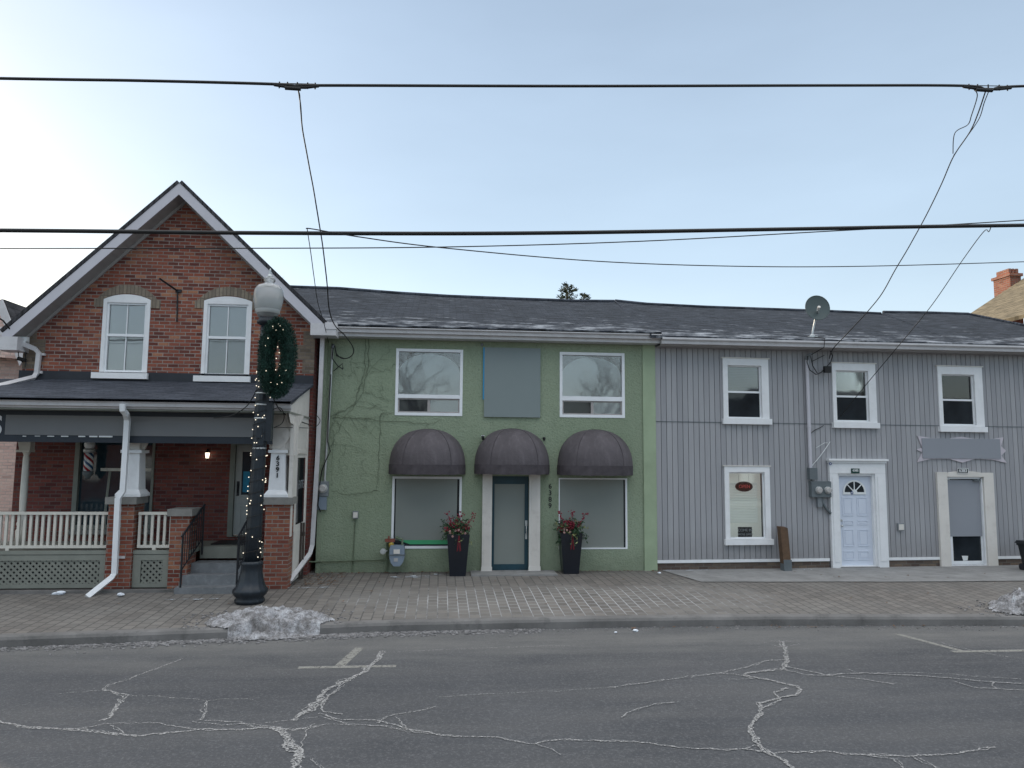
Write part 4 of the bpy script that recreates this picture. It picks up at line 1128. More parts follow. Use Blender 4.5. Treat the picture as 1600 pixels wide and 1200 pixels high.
u, w = Q.on(1509, 872.5, .04); o = solo('paper_card', MB().prism([(-.085, .06), (-.05, -.055), (.06, -.05), (.08, .055)], -.004, .0), M['blue_edge'] if False else M['letter_white'], 'white scrap of paper behind foot of glazed door', 'paper', Q.world(u, .062, w), Q.a)
# scalloped plaque with a blank panel
pc = Q.on(1501, 701); o = thing('scalloped_sign', 'blank grey sign with scalloped lilac edge above the cream framed door', 'sign', Q.world(pc[0], 0, pc[1]), Q.a)
def L2(px, py): p = Q.on(px, py); return (p[0]-pc[0], p[1]-pc[1])
key = [((1432.5, 681), 0), ((1440, 700), 1), ((1431, 702.5), 0), ((1440, 707), 1), ((1432.5, 722), 0), ((1452, 717.5), 1), ((1482, 717), 1), ((1502.5, 723), 0), ((1522, 717), 1), ((1550, 718.5), 1), ((1572, 723.5), 0), ((1563, 712), 1), ((1570.5, 704.5), 0), ((1562.5, 697), 1), ((1566.5, 683.5), 0), ((1550, 686), 1), ((1520, 685.5), 1), ((1500, 682.5), 0), ((1480, 685.5), 1), ((1452, 684.5), 1)]
part('plaque', MB().prism([L2(*k[0]) for k in key], -.03, -.008), M['scroll'], o)
a = L2(1438.5, 684); b = L2(1562, 718); part('panel', MB().box(a[0], b[0], -.045, -.031, b[1]+.015, a[1]-.01), M['panel_siding'], o)
# small box between doors
q = Q.rect(1401, 1410.5, 817.5, 829); o = thing('outlet_box', 'small beige outlet box between the two grey house doors', 'outlet', Q.world((q[0]+q[1])/2, 0, q[2]), Q.a)
hw = (q[1]-q[0])/2; hh = q[3]-q[2]; part('box', MB().box(-hw, hw, -.055, -.004, 0, hh), M['meter_grey'], o); part('cover', MB().box(-hw*.8, hw*.8, -.065, -.056, .02, hh-.02), M['white_old'], o)
# twin meters
q = Q.rect(1263.5, 1294, 752, 776.5); uc = q[0]
o = thing('electric_meter', 'twin dial electricity meters with grey conduit beside the white door', 'electric meter', Q.world(uc, 0, q[2]), Q.a); hw = q[1]-q[0]; hh = q[3]-q[2]
part('meter_box', MB().box(0, hw, -.13, -.004, 0, hh), M['meter_dark'], o)
for px in (1274, 1288):
    u = Q.on(px, 766)[0]-uc; A, B = MB(), MB(); A.tube([(u, -.13, hh*.45), (u, -.16, hh*.45)], .085, 14); B.tube([(u, -.15, hh*.45), (u, -.20, hh*.45), (u, -.21, hh*.45)], [.075, .07, .05], 14)
    dd = part('dial', B, M['meter_glass'], o); part('bezel', A, M['steel'], dd)
q2 = Q.rect(1261, 1273, 731, 749); part('splice_box', MB().box(q2[0]-uc, q2[1]-uc, -.12, -.004, q2[2]-q[2], q2[3]-q[2]), M['meter_dark'], o)
lq = lambda px, py, v=-.06: (Q.on(px, py, v)[0]-uc, v, Q.on(px, py, v)[1]-q[2])
part('conduit', MB().tube([lq(1266.5, 732), lq(1263.5, 650), lq(1260.5, 562)], .042, 8).tube([lq(1264, 668), lq(1263.6, 664)], .05, 8), M['alu_lilac'], o)
part('weatherhead', MB().tube([lq(1260.5, 562), lq(1262, 556, -.1), lq(1268, 553, -.2)], [.045, .05, .03], 8), M['meter_grey'], o)
part('lower_box', MB().box(*[x-uc for x in Q.rect(1275, 1282, 778, 792)[:2]], -.08, -.004, Q.rect(1275, 1282, 778, 792)[2]-q[2], -.003), M['meter_grey'], o)
part('drain_pipe', MB().tube([lq(1284, 777), lq(1285, 785), lq(1291, 795), lq(1298, 802)], .03, 7), M['meter_dark'], o)
mb = MB().tube([lq(1262, 556, -.15), lq(1261, 566, -.16), lq(1265, 578, -.16), lq(1275, 585, -.16), lq(1283, 582, -.15), lq(1288, 577, -.15)], .011, 6)
mb.tube([lq(1266, 554, -.15), lq(1270, 572, -.16), lq(1277, 583, -.16)], .010, 6); mb.tube([lq(1268, 565, -.06), lq(1288, 555, -.06)], .008, 5)
mb.tube([lq(1288, 577, -.15), lq(1298, 566, -.12), lq(1301, 556, -.2), lq(1297, 548, -.3)], .011, 6)
part('cable', mb, M['cable'], o)
part('cable_clamp', MB().box(lq(1284, 577)[0], lq(1294, 577)[0], -.19, -.12, lq(1288, 583)[2], lq(1288, 573)[2]), M['cable'], o)
mb = MB().tube([lq(1267, 730, -.03), lq(1282, 712, -.02), lq(1292, 698, -.02), lq(1297, 690, -.02)], .009, 5).tube([lq(1275, 700, -.02), lq(1288, 692, -.02), lq(1293, 692, -.02)], .006, 5)
part('loose_wire', mb, M['letter_white'], o)
part('wire', MB().tube([lq(1267, 677, -.03), lq(1273, 672, -.02), lq(1282, 668, -.02), lq(1287, 664.5, -.02)], .008, 5), M['cable'], o)
# satellite dish on the roof edge
cu, cw = Q.on(1276.5, 481.5, -.1); bu, bw_ = Q.on(1269, 522, -.12)
bz = qew(bu) + .03 + (rq[4][1]-qew(bu))*.34/4.66
o = thing('satellite_dish', 'round dark satellite dish on the grey house roof edge', 'satellite dish', Q.world(bu, -.12, bz), Q.a)
c = Vector((cu-bu, .02, cw-bz)); nrm = Vector((-.15, -1, .12)).normalized(); x_ = nrm.cross(Vector((0, 0, 1))).normalized(); y_ = x_.cross(nrm)
mb = MB(); vs = [c]; NR = 6
for j in range(1, NR+1):
    r = .285*j/NR
    for k in range(28):
        t = 2*math.pi*k/28; vs.append(c + x_*r*math.cos(t) + y_*r*1.04*math.sin(t) + nrm*(.45*r*r))
fs = [[0, 1+k, 1+(k+1) % 28] for k in range(28)] + [[1+(j-1)*28+k, 1+j*28+k, 1+j*28+(k+1) % 28, 1+(j-1)*28+(k+1) % 28] for j in range(1, NR) for k in range(28)]
mb.add(vs, fs, True); mb.tube([vs[1+(NR-1)*28+k] for k in range(28)] + [vs[1+(NR-1)*28]], .008, 5); part('reflector', mb, M['dish'], o)
part('arm', MB().tube([(0, 0, 0), (.02, 0, .14), c + nrm*(-.03) + Vector((0, 0, -.12)), c + nrm*.05 + Vector((-.02, -.03, -.07))], .024, 7).tube([c + Vector((0, -.05, -.12)), c + nrm*.10 + Vector((-.02, 0, -.1)), c+nrm*.16+Vector((-.03, 0, -.06))], .016, 6), M['steel'], o)
part('receiver', MB().tube([c+nrm*.12+Vector((-.03, 0, -.07)), c+nrm*.2+Vector((-.03, 0, -.03))], [.03, .035], 8), M['white_old'], o)
part('foot', MB().ball((0, 0, 0.02), .06, .06, .035, n=8, m=5).box(-.1, .1, -.06, .06, -.02, .01), M['steel'], o)
part('cable', MB().tube([(.01, 0, .0), (.07, -.2, -.05), (.09, -.37, -.1), (.08, -.34, -.3), (-.1, -.06, -.45)], .010, 5), M['cable'], o)
# leaning timber post before the siding
a = Q.on(1220.5, 823, -.18); b = Q.on(1228.5, 888.5, -.30)
mb = MB(); pw = .088; a = (b[0]+(a[0]-b[0])*.8, a[1])
mb.add([(a[0]-pw, -.30, a[1]), (a[0]+pw, -.30, a[1]-.02), (b[0]+pw, -.38, .0), (b[0]-pw, -.38, .0), (a[0]-pw, -.14, a[1]+.015), (a[0]+pw, -.14, a[1]), (b[0]+pw, -.22, .0), (b[0]-pw, -.22, .0)],
       [[0, 1, 2, 3], [4, 7, 6, 5], [0, 4, 5, 1], [1, 5, 6, 2], [3, 2, 6, 7], [0, 3, 7, 4]])
o = thing('timber_post', 'weathered brown timber post standing before the grey siding', 'post', Q.world(b[0], -.3, 0), Q.a)
mb.v = [(p[0]-b[0], p[1]+.3, p[2]) for p in mb.v]; part('post', mb, M['wood'], o)
part('metal_wrap', MB().box(-.092, .092, -.085, .085, 0, .25), M['meter_dark'], o)

# ================================================================== BRICK HOUSE
B = Frame((-5.7, 15.89, 0))
brick = thing('brick_house', 'red brick gabled shop house with shingled porch and wreath lamp before it', 'building', B.o)
brick['label'] = 'red brick house with steep front gable, covered porch and white railings'
OH = -.42
apex = B.on(281, 286, OH); tipL = B.on(4, 521, OH); tipR = B.on(504, 504, OH)
bu0, bu1 = B.on(36, 560)[0], B.on(491, 560)[0]
sl_ = (apex[1]-tipL[1])/(apex[0]-tipL[0]); sr_ = (apex[1]-tipR[1])/(tipR[0]-apex[0])
# gable lines under the roof, w <= line
dz = .20
clips = [(-sl_, 1, apex[1]-dz - sl_*apex[0]), (sr_, 1, apex[1]-dz + sr_*apex[0])]
BWn = [B.rect(159, 233, 468, 583), B.rect(316.5, 392, 470.5, 588)]
shop = B.rect(116, 241, 678, 800); shop = (shop[0], shop[1], .95, shop[3]); DK = .80
bdoor = B.rect(358, 407, 688, 846); bdoor = (bdoor[0], bdoor[1], DK, bdoor[3])
FL = B.on(300, 590)[1]
mb = MB().wall(bu0, bu1, FL-.1, 8.4, BWn, 0, .14, clips)
part('wall', mb, M['brick'], brick)
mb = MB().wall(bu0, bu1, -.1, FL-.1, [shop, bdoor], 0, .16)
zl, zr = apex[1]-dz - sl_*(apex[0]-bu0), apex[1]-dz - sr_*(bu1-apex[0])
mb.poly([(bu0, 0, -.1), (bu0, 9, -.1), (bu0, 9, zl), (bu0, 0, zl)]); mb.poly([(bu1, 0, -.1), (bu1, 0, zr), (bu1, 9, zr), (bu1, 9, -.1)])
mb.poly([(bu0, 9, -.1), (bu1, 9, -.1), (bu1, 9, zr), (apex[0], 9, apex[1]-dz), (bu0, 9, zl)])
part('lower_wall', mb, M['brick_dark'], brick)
# buff quoins
for zt_, side in ((zl+.35, 0), (zr+.1, 1)):
    mb = MB(); z = 4.2; k = 0
    while z < 5.05:
        wq = .42 if k % 2 else .24; z1_ = min(z+.2999, zt_)
        if z1_ > z+.02: mb.box(bu0-.004, bu0+wq, -.007, -.001, z, z1_) if side == 0 else mb.box(bu1-wq, bu1+.003, -.007, -.001, z, z1_)
        z += .30; k += 1
    part('quoin', mb, M['brick_buff'], brick)
# roof slabs
RB = 9.3; th = .07
def slab(p, q):
    mb = MB(); d = Vector((q[0]-p[0], 0, q[1]-p[1])).normalized(); nn = Vector((-d.z, 0, d.x)); nn = nn if nn.z > 0 else -nn
    a, b = Vector((p[0], OH-.03, p[1])), Vector((q[0], OH-.03, q[1])); o2 = Vector((0, RB-OH, 0))
    P = [a, b, b+o2, a+o2]; P2 = [x + nn*th for x in P]
    mb.add(P+P2, [[0, 1, 2, 3], [7, 6, 5, 4], [0, 4, 5, 1], [1, 5, 6, 2], [2, 6, 7, 3], [3, 7, 4, 0]]); return mb
ov = .05
L_end = (tipL[0], tipL[1]+.02); R_end = (tipR[0], tipR[1]+.02)
broof = part('roof', slab(L_end, (apex[0], apex[1]+.0)), M['shingle_steep'], brick, 'left roof slope'); part('roof', slab((apex[0], apex[1]+.0), R_end), M['shingle_steep'], brick, 'right roof slope')
FW = .25
def rake(p, q, w, v0, v1, drop=0.0):
    return MB().prism([(p[0], p[1]-drop), (q[0], q[1]-drop), (q[0], q[1]-drop-w), (p[0], p[1]-drop-w)], v0, v1)
part('fascia', rake(tipL, apex, FW, OH-.02, OH), M['alu_lilac'], brick); part('fascia', rake(apex, tipR, FW, OH-.02, OH), M['alu_lilac'], brick)
mb = MB()
for p, q in ((tipL, apex), (apex, tipR)):
    N = 30
    for i in range(N):
        t0, t1 = i/N, (i+.9)/N
        f = lambda t: (p[0]+(q[0]-p[0])*t, p[1]+(q[1]-p[1])*t - FW + .03)
        a, b = f(t0), f(t1); mb.add([(a[0], OH+.001, a[1]), (b[0], OH+.001, b[1]), (b[0], .02, b[1]), (a[0], .02, a[1])], [[0, 1, 2, 3]])
    a, b = f(0), f(1); mb.add([(a[0], OH+.001, a[1]+.012), (b[0], OH+.001, b[1]+.012), (b[0], .02, b[1]+.012), (a[0], .02, a[1]+.012)], [[0, 1, 2, 3]])
part('soffit', mb, M['soffit'], brick)
mb = MB()
for p, q in ((tipL, apex), (apex, tipR)):
    mb.prism([(p[0], p[1]-FW+.03), (q[0], q[1]-FW+.03), (q[0], q[1]-FW-.05), (p[0], p[1]-FW-.05)], -.03, -.002)
part('frieze_board', mb, M['soffit'], brick)
# eave returns
mb = MB().box(tipR[0]-.24, tipR[0]+.28, OH-.025, -.0, tipR[1]-.27, tipR[1]-.02); mb.box(tipR[0]+.06, tipR[0]+.30, OH-.04, OH+.1, tipR[1]-.14, tipR[1]-.0)
part('eave_return', mb, M['alu'], brick); mb = MB()
mb.box(tipL[0]-.08, tipL[0]+.30, OH-.021, -.0, tipL[1]-.33, tipL[1]-.06)
part('eave_return', mb, M['alu'], brick)
# upper windows with segmental heads
def arch_pts(a, b, zs, rise, n=14):
    w = (b-a)/2; cx = (a+b)/2; R = (w*w+rise*rise)/(2*rise); al = math.asin(min(1, w/R))
    return [(cx + R*math.sin(-al+2*al*k/n), zs + rise - R + R*math.cos(-al+2*al*k/n)) for k in range(n+1)]
def brick_window(r, rise, lab, low_dark):
    a, b, c, d = r; zs = d - .0
    inn = [(a+.075, c+.02), (b-.075, c+.02), (b-.075, d-.07), (a+.075, d-.07)]
    f = part('window', MB().ring([(a, c), (b, c), (b, d), (a, d)], inn, -.02, .09), M['white'], brick, lab)
    hp = arch_pts(a, b, d, rise); part('arched_head', MB().prism([(a, d-.002)] + hp[1:-1] + [(b, d-.002)], -.012, -.002), M['white'], f)
    m = (c+d)/2 + .02; cx = (a+b)/2
    mb = MB(); o_, i_ = rect_ring(*[inn[0][0], inn[1][0], c+.02, d-.07], .04); mb.ring(o_, i_, .01, .06); mb.box(a+.1, b-.1, .005, .065, m-.028, m+.028); part('sash', mb, M['vinyl'], f)
    part('muntin', MB().box(cx-.009, cx+.009, .025, .045, c+.05, d-.1), M['vinyl'], f)
    part('pane', MB().box(a+.1, b-.1, .046, .05, m, d-.1), M['glass_sky'], f); part('pane', MB().box(a+.1, b-.1, .052, .056, c+.05, m), M['glass_sky'], f)
    part('blind', MB().box(a+.09, b-.09, .085, .09, m-.03, d-.08), M['blind'], f)
    part('blind', MB().box(a+.09, b-.09, .095, .10, c+.02, m), M['blind' if not low_dark else 'blind_dim'], f)
    part('sill', MB().box(a-.12, b+.04, -.10, .02, c-.125, c-.003), M['white'], f)
    A_ = arch_pts(a-.17, b+.17, d-.06, rise+.27); I_ = arch_pts(a-.005, b+.005, d+.005, rise+.01)
    mb = MB(); n = len(A_)
    vs = [(x, -.016, z) for x, z in A_] + [(x, -.016, z) for x, z in I_] + [(x, -.001, z) for x, z in A_] + [(x, -.001, z) for x, z in I_]
    fs = [[i, i+1, n+i+1, n+i] for i in range(n-1)] + [[i, 2*n+i, 2*n+i+1, i+1] for i in range(n-1)] + [[n+i, n+i+1, 3*n+i+1, 3*n+i] for i in range(n-1)]
    mb.add(vs, fs); mb.box(a-.19, a-.005, -.015, -.001, d-.17, d-.0); mb.box(b+.005, b+.19, -.015, -.001, d-.17, d-.0)
    part('brick_arch', mb, M['arch_buff'], f)
def voussoir():
    t = NT('buff arch bricks'); x, y, z = t.xyz()
    b = t.n('ShaderNodeTexBrick'); t.l(t.comb(x, z), b.inputs['Vector']); b.inputs['Scale'].default_value = 1
    b.inputs['Brick Width'].default_value = .075; b.inputs['Row Height'].default_value = .36; b.inputs['Mortar Size'].default_value = .008; b.offset = 0
    b.inputs['Color1'].default_value = (.20, .165, .13, 1); b.inputs['Color2'].default_value = (.30, .25, .19, 1); b.inputs['Mortar'].default_value = (.13, .115, .10, 1)
    c = t.mix(t.ramp(t.noise(9, 5, .7), [(.4, 0.0), (.7, .6)]), b.outputs['Color'], (.15, .13, .105)); t.bump(t.noise(30, 4), .5, .01); return t.base(c, .9, spec=.2)
M['arch_buff'] = voussoir()
brick_window(BWn[0], .11, 'left arched gable window', False); brick_window(BWn[1], .10, 'right arched gable window', True)
# flashing above porch roof
PG_V = 13.62 - B.o.y                       # porch gutter line
pgz = B.on(250, 624, PG_V)[1]
pu1 = B.on(455, 630, PG_V)[0]; pu0 = -8.9 - B.o.x - .6
rz = B.on(300, 597)[1]
part('flashing', MB().box(bu0-.05, bu1, -.02, -.001, rz-.03, B.on(300, 583.5)[1]), M['flash'], brick)
mb = MB()
for t in (0, -.05): mb.poly([(pu0, PG_V-.03, pgz+t), (pu1, PG_V-.03, pgz+t), (pu1, -.02, rz+t), (pu0, -.02, rz+t)])
mb.poly([(pu0, PG_V-.03, pgz), (pu1, PG_V-.03, pgz), (pu1, PG_V-.03, pgz-.05), (pu0, PG_V-.03, pgz-.05)]); mb.poly([(pu1, PG_V-.03, pgz), (pu1, -.02, rz), (pu1, -.02, rz-.05), (pu1, PG_V-.03, pgz-.05)])
proof = part('porch_roof', mb, M['shingle_plain'], brick)
part('gutter', gutter_mb([(pu0, PG_V+.10, pgz-.01), (pu1-.01, PG_V+.10, pgz-.01)], .12, .13), M['alu'], proof)
fz0 = B.on(250, 639.5, PG_V+.12)[1]
part('fascia', MB().box(pu0, pu1-.02, PG_V+.102, PG_V+.13, fz0, pgz-.06), M['alu'], proof)
part('ceiling', MB().box(pu0, pu1-.05, PG_V+.132, -.03, fz0-.03, fz0), M['sage'], proof)
# right end of the porch, boarded in
PF_V = 14.25 - B.o.y                       # porch front line (piers)
xe = pu1 - .07
mb = MB(); mb.add([(xe, PG_V+.12, pgz-.12), (xe, -.03, rz-.06), (xe, -.03, fz0-.35), (xe, PG_V+.35, fz0-.2), (xe, PG_V+.12, fz0)], [[0, 1, 2, 3, 4]])
mb.v += [(p[0]-.05, p[1], p[2]) for p in mb.v[:5]]; mb.f.append([9, 8, 7, 6, 5])
part('gable_cheek', mb, M['white_old'], proof)
scr = part('side_screen', MB().box(xe-.06, xe-.01, PF_V+.05, -.03, 1.0, fz0-.2), M['white_old'], brick)
mb = MB()
for z0, z1 in ((2.62, 3.15), (.78, 1.0)): mb.box(xe-.012, xe-.004, PF_V+.65, -.14, z0, z1)
mb.box(xe-.01, xe+.012, PF_V+.05, PF_V+.17, .95, fz0-.2).box(xe-.01, xe+.012, -.13, -.03, .3, fz0-.2).box(xe-.01, xe+.014, PF_V+.6, -.13, 2.5, 2.58)
mb.box(xe-.06, xe-.01, PF_V+.5, -.03, .05, .998)
part('screen_trim', mb, M['white_old'], scr)
part('screen_pane', MB().box(xe-.012, xe-.006, PF_V+.62, -.2, 1.12, 2.42), M['glass_dark'], scr)
mb = MB().text('ENTRE', .24, 0, 0, 0, sx=.8); mb.v = [(xe-.003+p[1]*.3, (PF_V+.62-.2)/2+p[0], 1.88+p[2]) for p in mb.v]; part('lettering', mb, M['meter_grey'], scr)
# deck, lattice, railings
DZ = B.on(100, 861, PF_V)[1]
stepL, stepR = B.on(296, 870, PF_V)[0], B.on(411, 870, PF_V)[0]
mb = MB().box(pu0, stepL, PF_V+.06, -.01, DZ-.07, DZ).box(stepL+.001, xe-.02, PF_V+.62, -.01, DZ-.071, DZ-.001); part('porch_deck', mb, M['sage'], brick)
part('riser_board', MB().box(stepL+.001, stepR+.1, PF_V+.60, PF_V+.618, DZ-.22, DZ-.02), M['sage'], brick)
def lattice(a, b, z0, z1, fr_l, fr_r):
    f = MB(); v = PF_V+.10
    f.box(a, b, v-.03, v, z1-.10, z1).box(a, b, v-.03, v, z0, z0+.07).box(a, a+fr_l, v-.03, v, z0+.071, z1-.101).box(b-fr_r, b, v-.03, v, z0+.071, z1-.101)
    o = part('lattice_panel', f, M['sage'], brick)
    x0, x1, y0, y1 = a+fr_l, b-fr_r, z0+.071, z1-.101; mb = MB(); sp = .108; w = .030
    for sgn in (1, -1):
        k0 = x0 - (y1-y0) - sp if sgn > 0 else x0 - sp; k1 = x1 + sp if sgn > 0 else x1 + (y1-y0) + sp
        s = k0
        while s < k1:
            lo, hi = 0.0, y1-y0
            if sgn > 0: lo, hi = max(lo, x0-s), min(hi, x1-s)
            else: lo, hi = max(lo, s-x1), min(hi, s-x0)
            if hi-lo > .01:
                p, q_ = (s+sgn*lo, y0+lo), (s+sgn*hi, y0+hi); vv = v-.006*(1 if sgn > 0 else 2)
                mb.add([(p[0]-w, vv, p[1]), (p[0]+w, vv, p[1]), (q_[0]+w, vv, q_[1]), (q_[0]-w, vv, q_[1])], [[0, 1, 2, 3]])
            s += sp
    part('slats', mb, M['sage'], o)
    part('backing', MB().box(a, b, v+.25, v+.27, 0, z1), M['room'], o)
lz0, lz1 = .045, B.on(100, 868, PF_V)[1]
rz_t, rz_b = B.on(100, 800.5, PF_V)[1], B.on(100, 857.5, PF_V)[1]
mp0, mp1 = B.on(165.5, 860, PF_V)[0], B.on(206, 860, PF_V)[0]
sp0 = B.on(264, 860, PF_V)[0]
lattice(pu0, mp0-.004, lz0, lz1, .1, .12); lattice(mp1+.004, sp0-.004, lz0, lz1, .14, .12)
def railing(a, b, lab):
    mb = MB(); v = PF_V+.12
    mb.box(a, b, v-.045, v+.045, rz_t-.05, rz_t).box(a, b, v-.03, v+.03, rz_b, rz_b+.05)
    n = max(2, int((b-a)/.103)); 
    for i in range(n+1):
        u = a + .02 + (b-a-.04)*i/n; mb.box(u-.022, u+.022, v-.02, v+.02, rz_b+.05, rz_t-.05)
    mb.box((a+b)/2-.03, (a+b)/2+.03, v-.03, v+.03, DZ, rz_b)
    part('railing', mb, M['rail_white'], brick, lab)
railing(pu0, mp0-.005, 'long porch railing'); railing(mp1+.05, sp0-.005, 'short porch railing')
# brick piers
def pier(a, b, h, lab, dep=.46, cap=.13):
    o = part('brick_pier', MB().box(a, b, PF_V, PF_V+dep, -.05, h), M['brick_pier'], brick, lab)
    part('cap', MB().box(a-.05, b+.05, PF_V-.05, PF_V+dep+.05, h+.002, h+cap), M['stone'], o); return o
capz = B.on(195, 788, PF_V)[1]; pier(mp0, mp1, capz, 'brick pier carrying the middle column')
sp1 = B.on(294, 860, PF_V)[0]; pier(sp0, sp1, B.on(285, 806.5, PF_V)[1], 'low brick pier beside the steps')
ep0, ep1 = B.on(412, 860, PF_V)[0], B.on(450.5, 860, PF_V)[0]; pier(ep0, ep1, B.on(430, 788.5, PF_V)[1], 'brick pier carrying the numbered column', .40)
# columns
def column(cu, z0, z1, w, lab):
    mb = MB(); v = PF_V+.22
    def sqr(s, z): return [(cu-s, v-s, z), (cu+s, v-s, z), (cu+s, v+s, z), (cu-s, v+s, z)]
    ss = [(w*1.45, z0), (w*1.45, z0+.05), (w*1.15, z0+.12), (w*1.05, z0+.13), (w*.88, z1-.06), (w*1.2, z1-.055), (w*1.2, z1)]
    vs = [p for s, z in ss for p in sqr(s, z)]; m = len(ss)
    mb.add(vs, [[i*4+k, i*4+(k+1) % 4, i*4+4+(k+1) % 4, i*4+4+k] for i in range(m-1) for k in range(4)] + [[3, 2, 1, 0], [4*m-4, 4*m-3, 4*m-2, 4*m-1]])
    o = part('porch_column', mb, M['white'], brick, lab)
    bm_ = MB().box(cu-w*.8, cu+w*.8, v-w*.8, v+w*.8, z1+.002, fz0-.035)
    part('column_head', bm_, M['white_old'], o)
    k = MB()
    for s in (-1, 1): k.prism([(cu+s*w*.82, z1+.02), (cu+s*(w*.82+.05), z1+.02), (cu+s*(w+.26), fz0-.09), (cu+s*(w+.26), fz0-.04), (cu+s*w*.82, fz0-.04)][::s], v-.03, v+.03)
    part('bracket', k, M['white_old'], o)
    return o, cu, v, w
c1 = B.on(205, 740, PF_V+.1)[0]; column(c1, capz+.135, B.on(205, 703, PF_V+.1)[1], .155, 'white column on the middle pier')
c2 = B.on(434, 740, PF_V+.1)[0]; z0 = B.on(430, 788.5, PF_V)[1]+.135; z1 = B.on(432, 703, PF_V+.1)[1]
col, cu, v, w = column(c2, z0, z1, .15, 'white column bearing black digits')
mb = MB()
for ch, y in zip('6391', (716, 725, 734, 743)): mb.text(ch, .125, cu+.0, v-.16, B.on(434, y, PF_V+.07)[1], bold=.004)
part('digits', mb, M['letter_black'], col)
# ornate trim above the numbered column
mb = MB().box(cu-.2, cu-.02, v-.02, v+.02, z1+.03, fz0-.05).box(cu+.10, cu+.34, v-.10, v-.04, z1-.1, fz0-.05)
mb.prism([(cu+.02, z1+.3), (cu+.14, z1+.42), (cu+.26, z1+.3), (cu+.14, z1+.18)], v-.14, v-.11); mb.prism([(cu-.02, z1+.04), (cu+.04, z1+.02), (cu+.2, z1+.22), (cu+.16, z1+.26)], v-.135, v-.112)
part('fretwork', mb, M['white_old'], col)
# turned post at the far left
tp = B.on(38.5, 750, -.9)[0]; zt = B.on(38, 708, -.9)[1]
prof = [(.09, DZ), (.09, DZ+.3), (.06, DZ+.34), (.085, DZ+.42), (.06, DZ+.5), (.05, DZ+.56), (.062, DZ+.9), (.055, zt-.1), (.045, zt-.04), (.06, zt), (.075, zt+.02)]
o = part('turned_post', MB().lathe(prof, (tp, -.9, 0), 14).box(tp-.15, tp+.1, -1.0, -.8, zt+.021, zt+.06).box(tp-.1, tp+.1, -.98, -.82, zt+.061, fz0-.03), M['rail_white'], brick)
part('bracket', MB().prism([(tp-.12, zt+.06), (tp-.05, zt+.06), (tp-.22, fz0-.04), (tp-.3, fz0-.04)], -.93, -.87), M['white_old'], o)
# steps and iron handrails
st = [((272, 392), 918, 933, -.36), ((285, 400), 898.5, 918, -.08), ((296, 400), 880, 898.5, .20)]
hts = [.20, .41, .62]; 
for k, ((xl, xr), yt, yb, dv) in enumerate(st):
    v0 = PF_V + dv; a, b = B.on(xl, yt, v0)[0], B.on(min(xr, 392), yt, v0)[0]
    hz = min(B.on((xl+xr)/2, yt, v0)[1], DZ-.1*(3-k)*.5)
    a2 = max(a, sp1+.003) if v0 > PF_V-.001 else a
    part('step', MB().box(a2 if k else a, min(b, ep0-.003) if v0 > PF_V-.001 else b, v0, PF_V+.60 if k else PF_V-.012, -.05, hz), M['concrete_step'], brick)
def handrail(x0, y0, yb0, x1, y1, yb1, v0, v1, lab):
    mb = MB(); a = (*B.on(x0, y0, v0), v0); b = (*B.on(x1, y1, v1), v1); za = B.on(x0-2, yb0, v0)[1]; zb = B.on(x1, yb1, v1)[1]
    P = lambda t, dz: (a[0]+(b[0]-a[0])*t, a[2]+(b[2]-a[2])*t, a[1]+(b[1]-a[1])*t+dz)
    mb.tube([P(-.04, -.01), P(0, 0), P(1, 0), P(1.03, .0)], .022, 6)
    low = lambda t: za + (zb-za)*t
    mb.tube([(P(0, 0)[0], P(0, 0)[1], za-.02), P(0, 0)], .018, 6); mb.tube([(P(1, 0)[0], P(1, 0)[1], zb-.1), P(1, 0)], .018, 6)
    mb.tube([P(0, -.62), P(1, -.62)], .012, 6)
    for i in range(1, 9): mb.tube([P(i/9, -.62), P(i/9, 0)], .009, 5)
    part('handrail', mb, M['iron'], brick, lab)
handrail(286, 836, 917, 319, 790, 858, PF_V-.34, PF_V+.52, 'left iron step handrail'); handrail(373, 837, 917, 394, 800, 858, PF_V-.34, PF_V+.52, 'right iron step handrail')
# shop window and entrance in the porch wall
a, b, c, d = shop
o_, i_ = rect_ring(*shop, (.09, .05, .08, .08)); f = part('shop_window', MB().ring(o_, i_, -.03, .10), M['sage'], brick)
part('pane', MB().box(a+.09, b-.05, .06, .066, c+.08, d-.08), M['glass_shop'], f)
mu = B.on(137, 740)[0]; tz = B.on(200, 734)[1]
part('mullion', MB().box(B.on(156, 740)[0], b-.05, .02, .058, tz-.03, tz+.03), M['rail_white'], f)
part('reflected_trim', MB().prism([(B.on(168, 738)[0], tz-.03), (B.on(172, 738)[0], tz-.03), (B.on(167, 770)[0], c+.5), (B.on(165, 800)[0], c+.08), (B.on(160, 800)[0], c+.08), (B.on(163, 770)[0], c+.5)], .045, .058), M['sage'], f)  # strip of colour standing in for trim reflected in the shop glass
part('window_sill', MB().box(a-.06, b+.06, -.10, -.002, c-.10, c-.003), M['stone'], f)
a, b, c, d = bdoor
f = part('door_frame', MB().ring(*rect_ring(a, b, c-.01, d, (.10, .10, .01, .10)), -.03, .12), M['sage'], brick)
g = B.rect(378, 400, 706, 773, .06)
dor = part('door', MB().ring([(a+.101, c+.02), (b-.101, c+.02), (b-.101, d-.101), (a+.101, d-.101)], [(g[0], g[2]), (g[1], g[2]), (g[1], g[3]), (g[0], g[3])], .05, .09), M['door_cream'], brick)
part('pane', MB().box(g[0], g[1], .066, .07, g[2], g[3]), M['glass_shop'], dor)
part('poster', MB().box(g[0]+.03, g[1]-.02, .058, .064, g[2]+.05, g[2]+.48), M['paper_blue'], dor)
part('panel_moulding', MB().ring(*rect_ring(g[0]-.02, g[1]+.02, c+.18, g[2]-.2, .03), .038, .0495), M['door_cream'], dor)
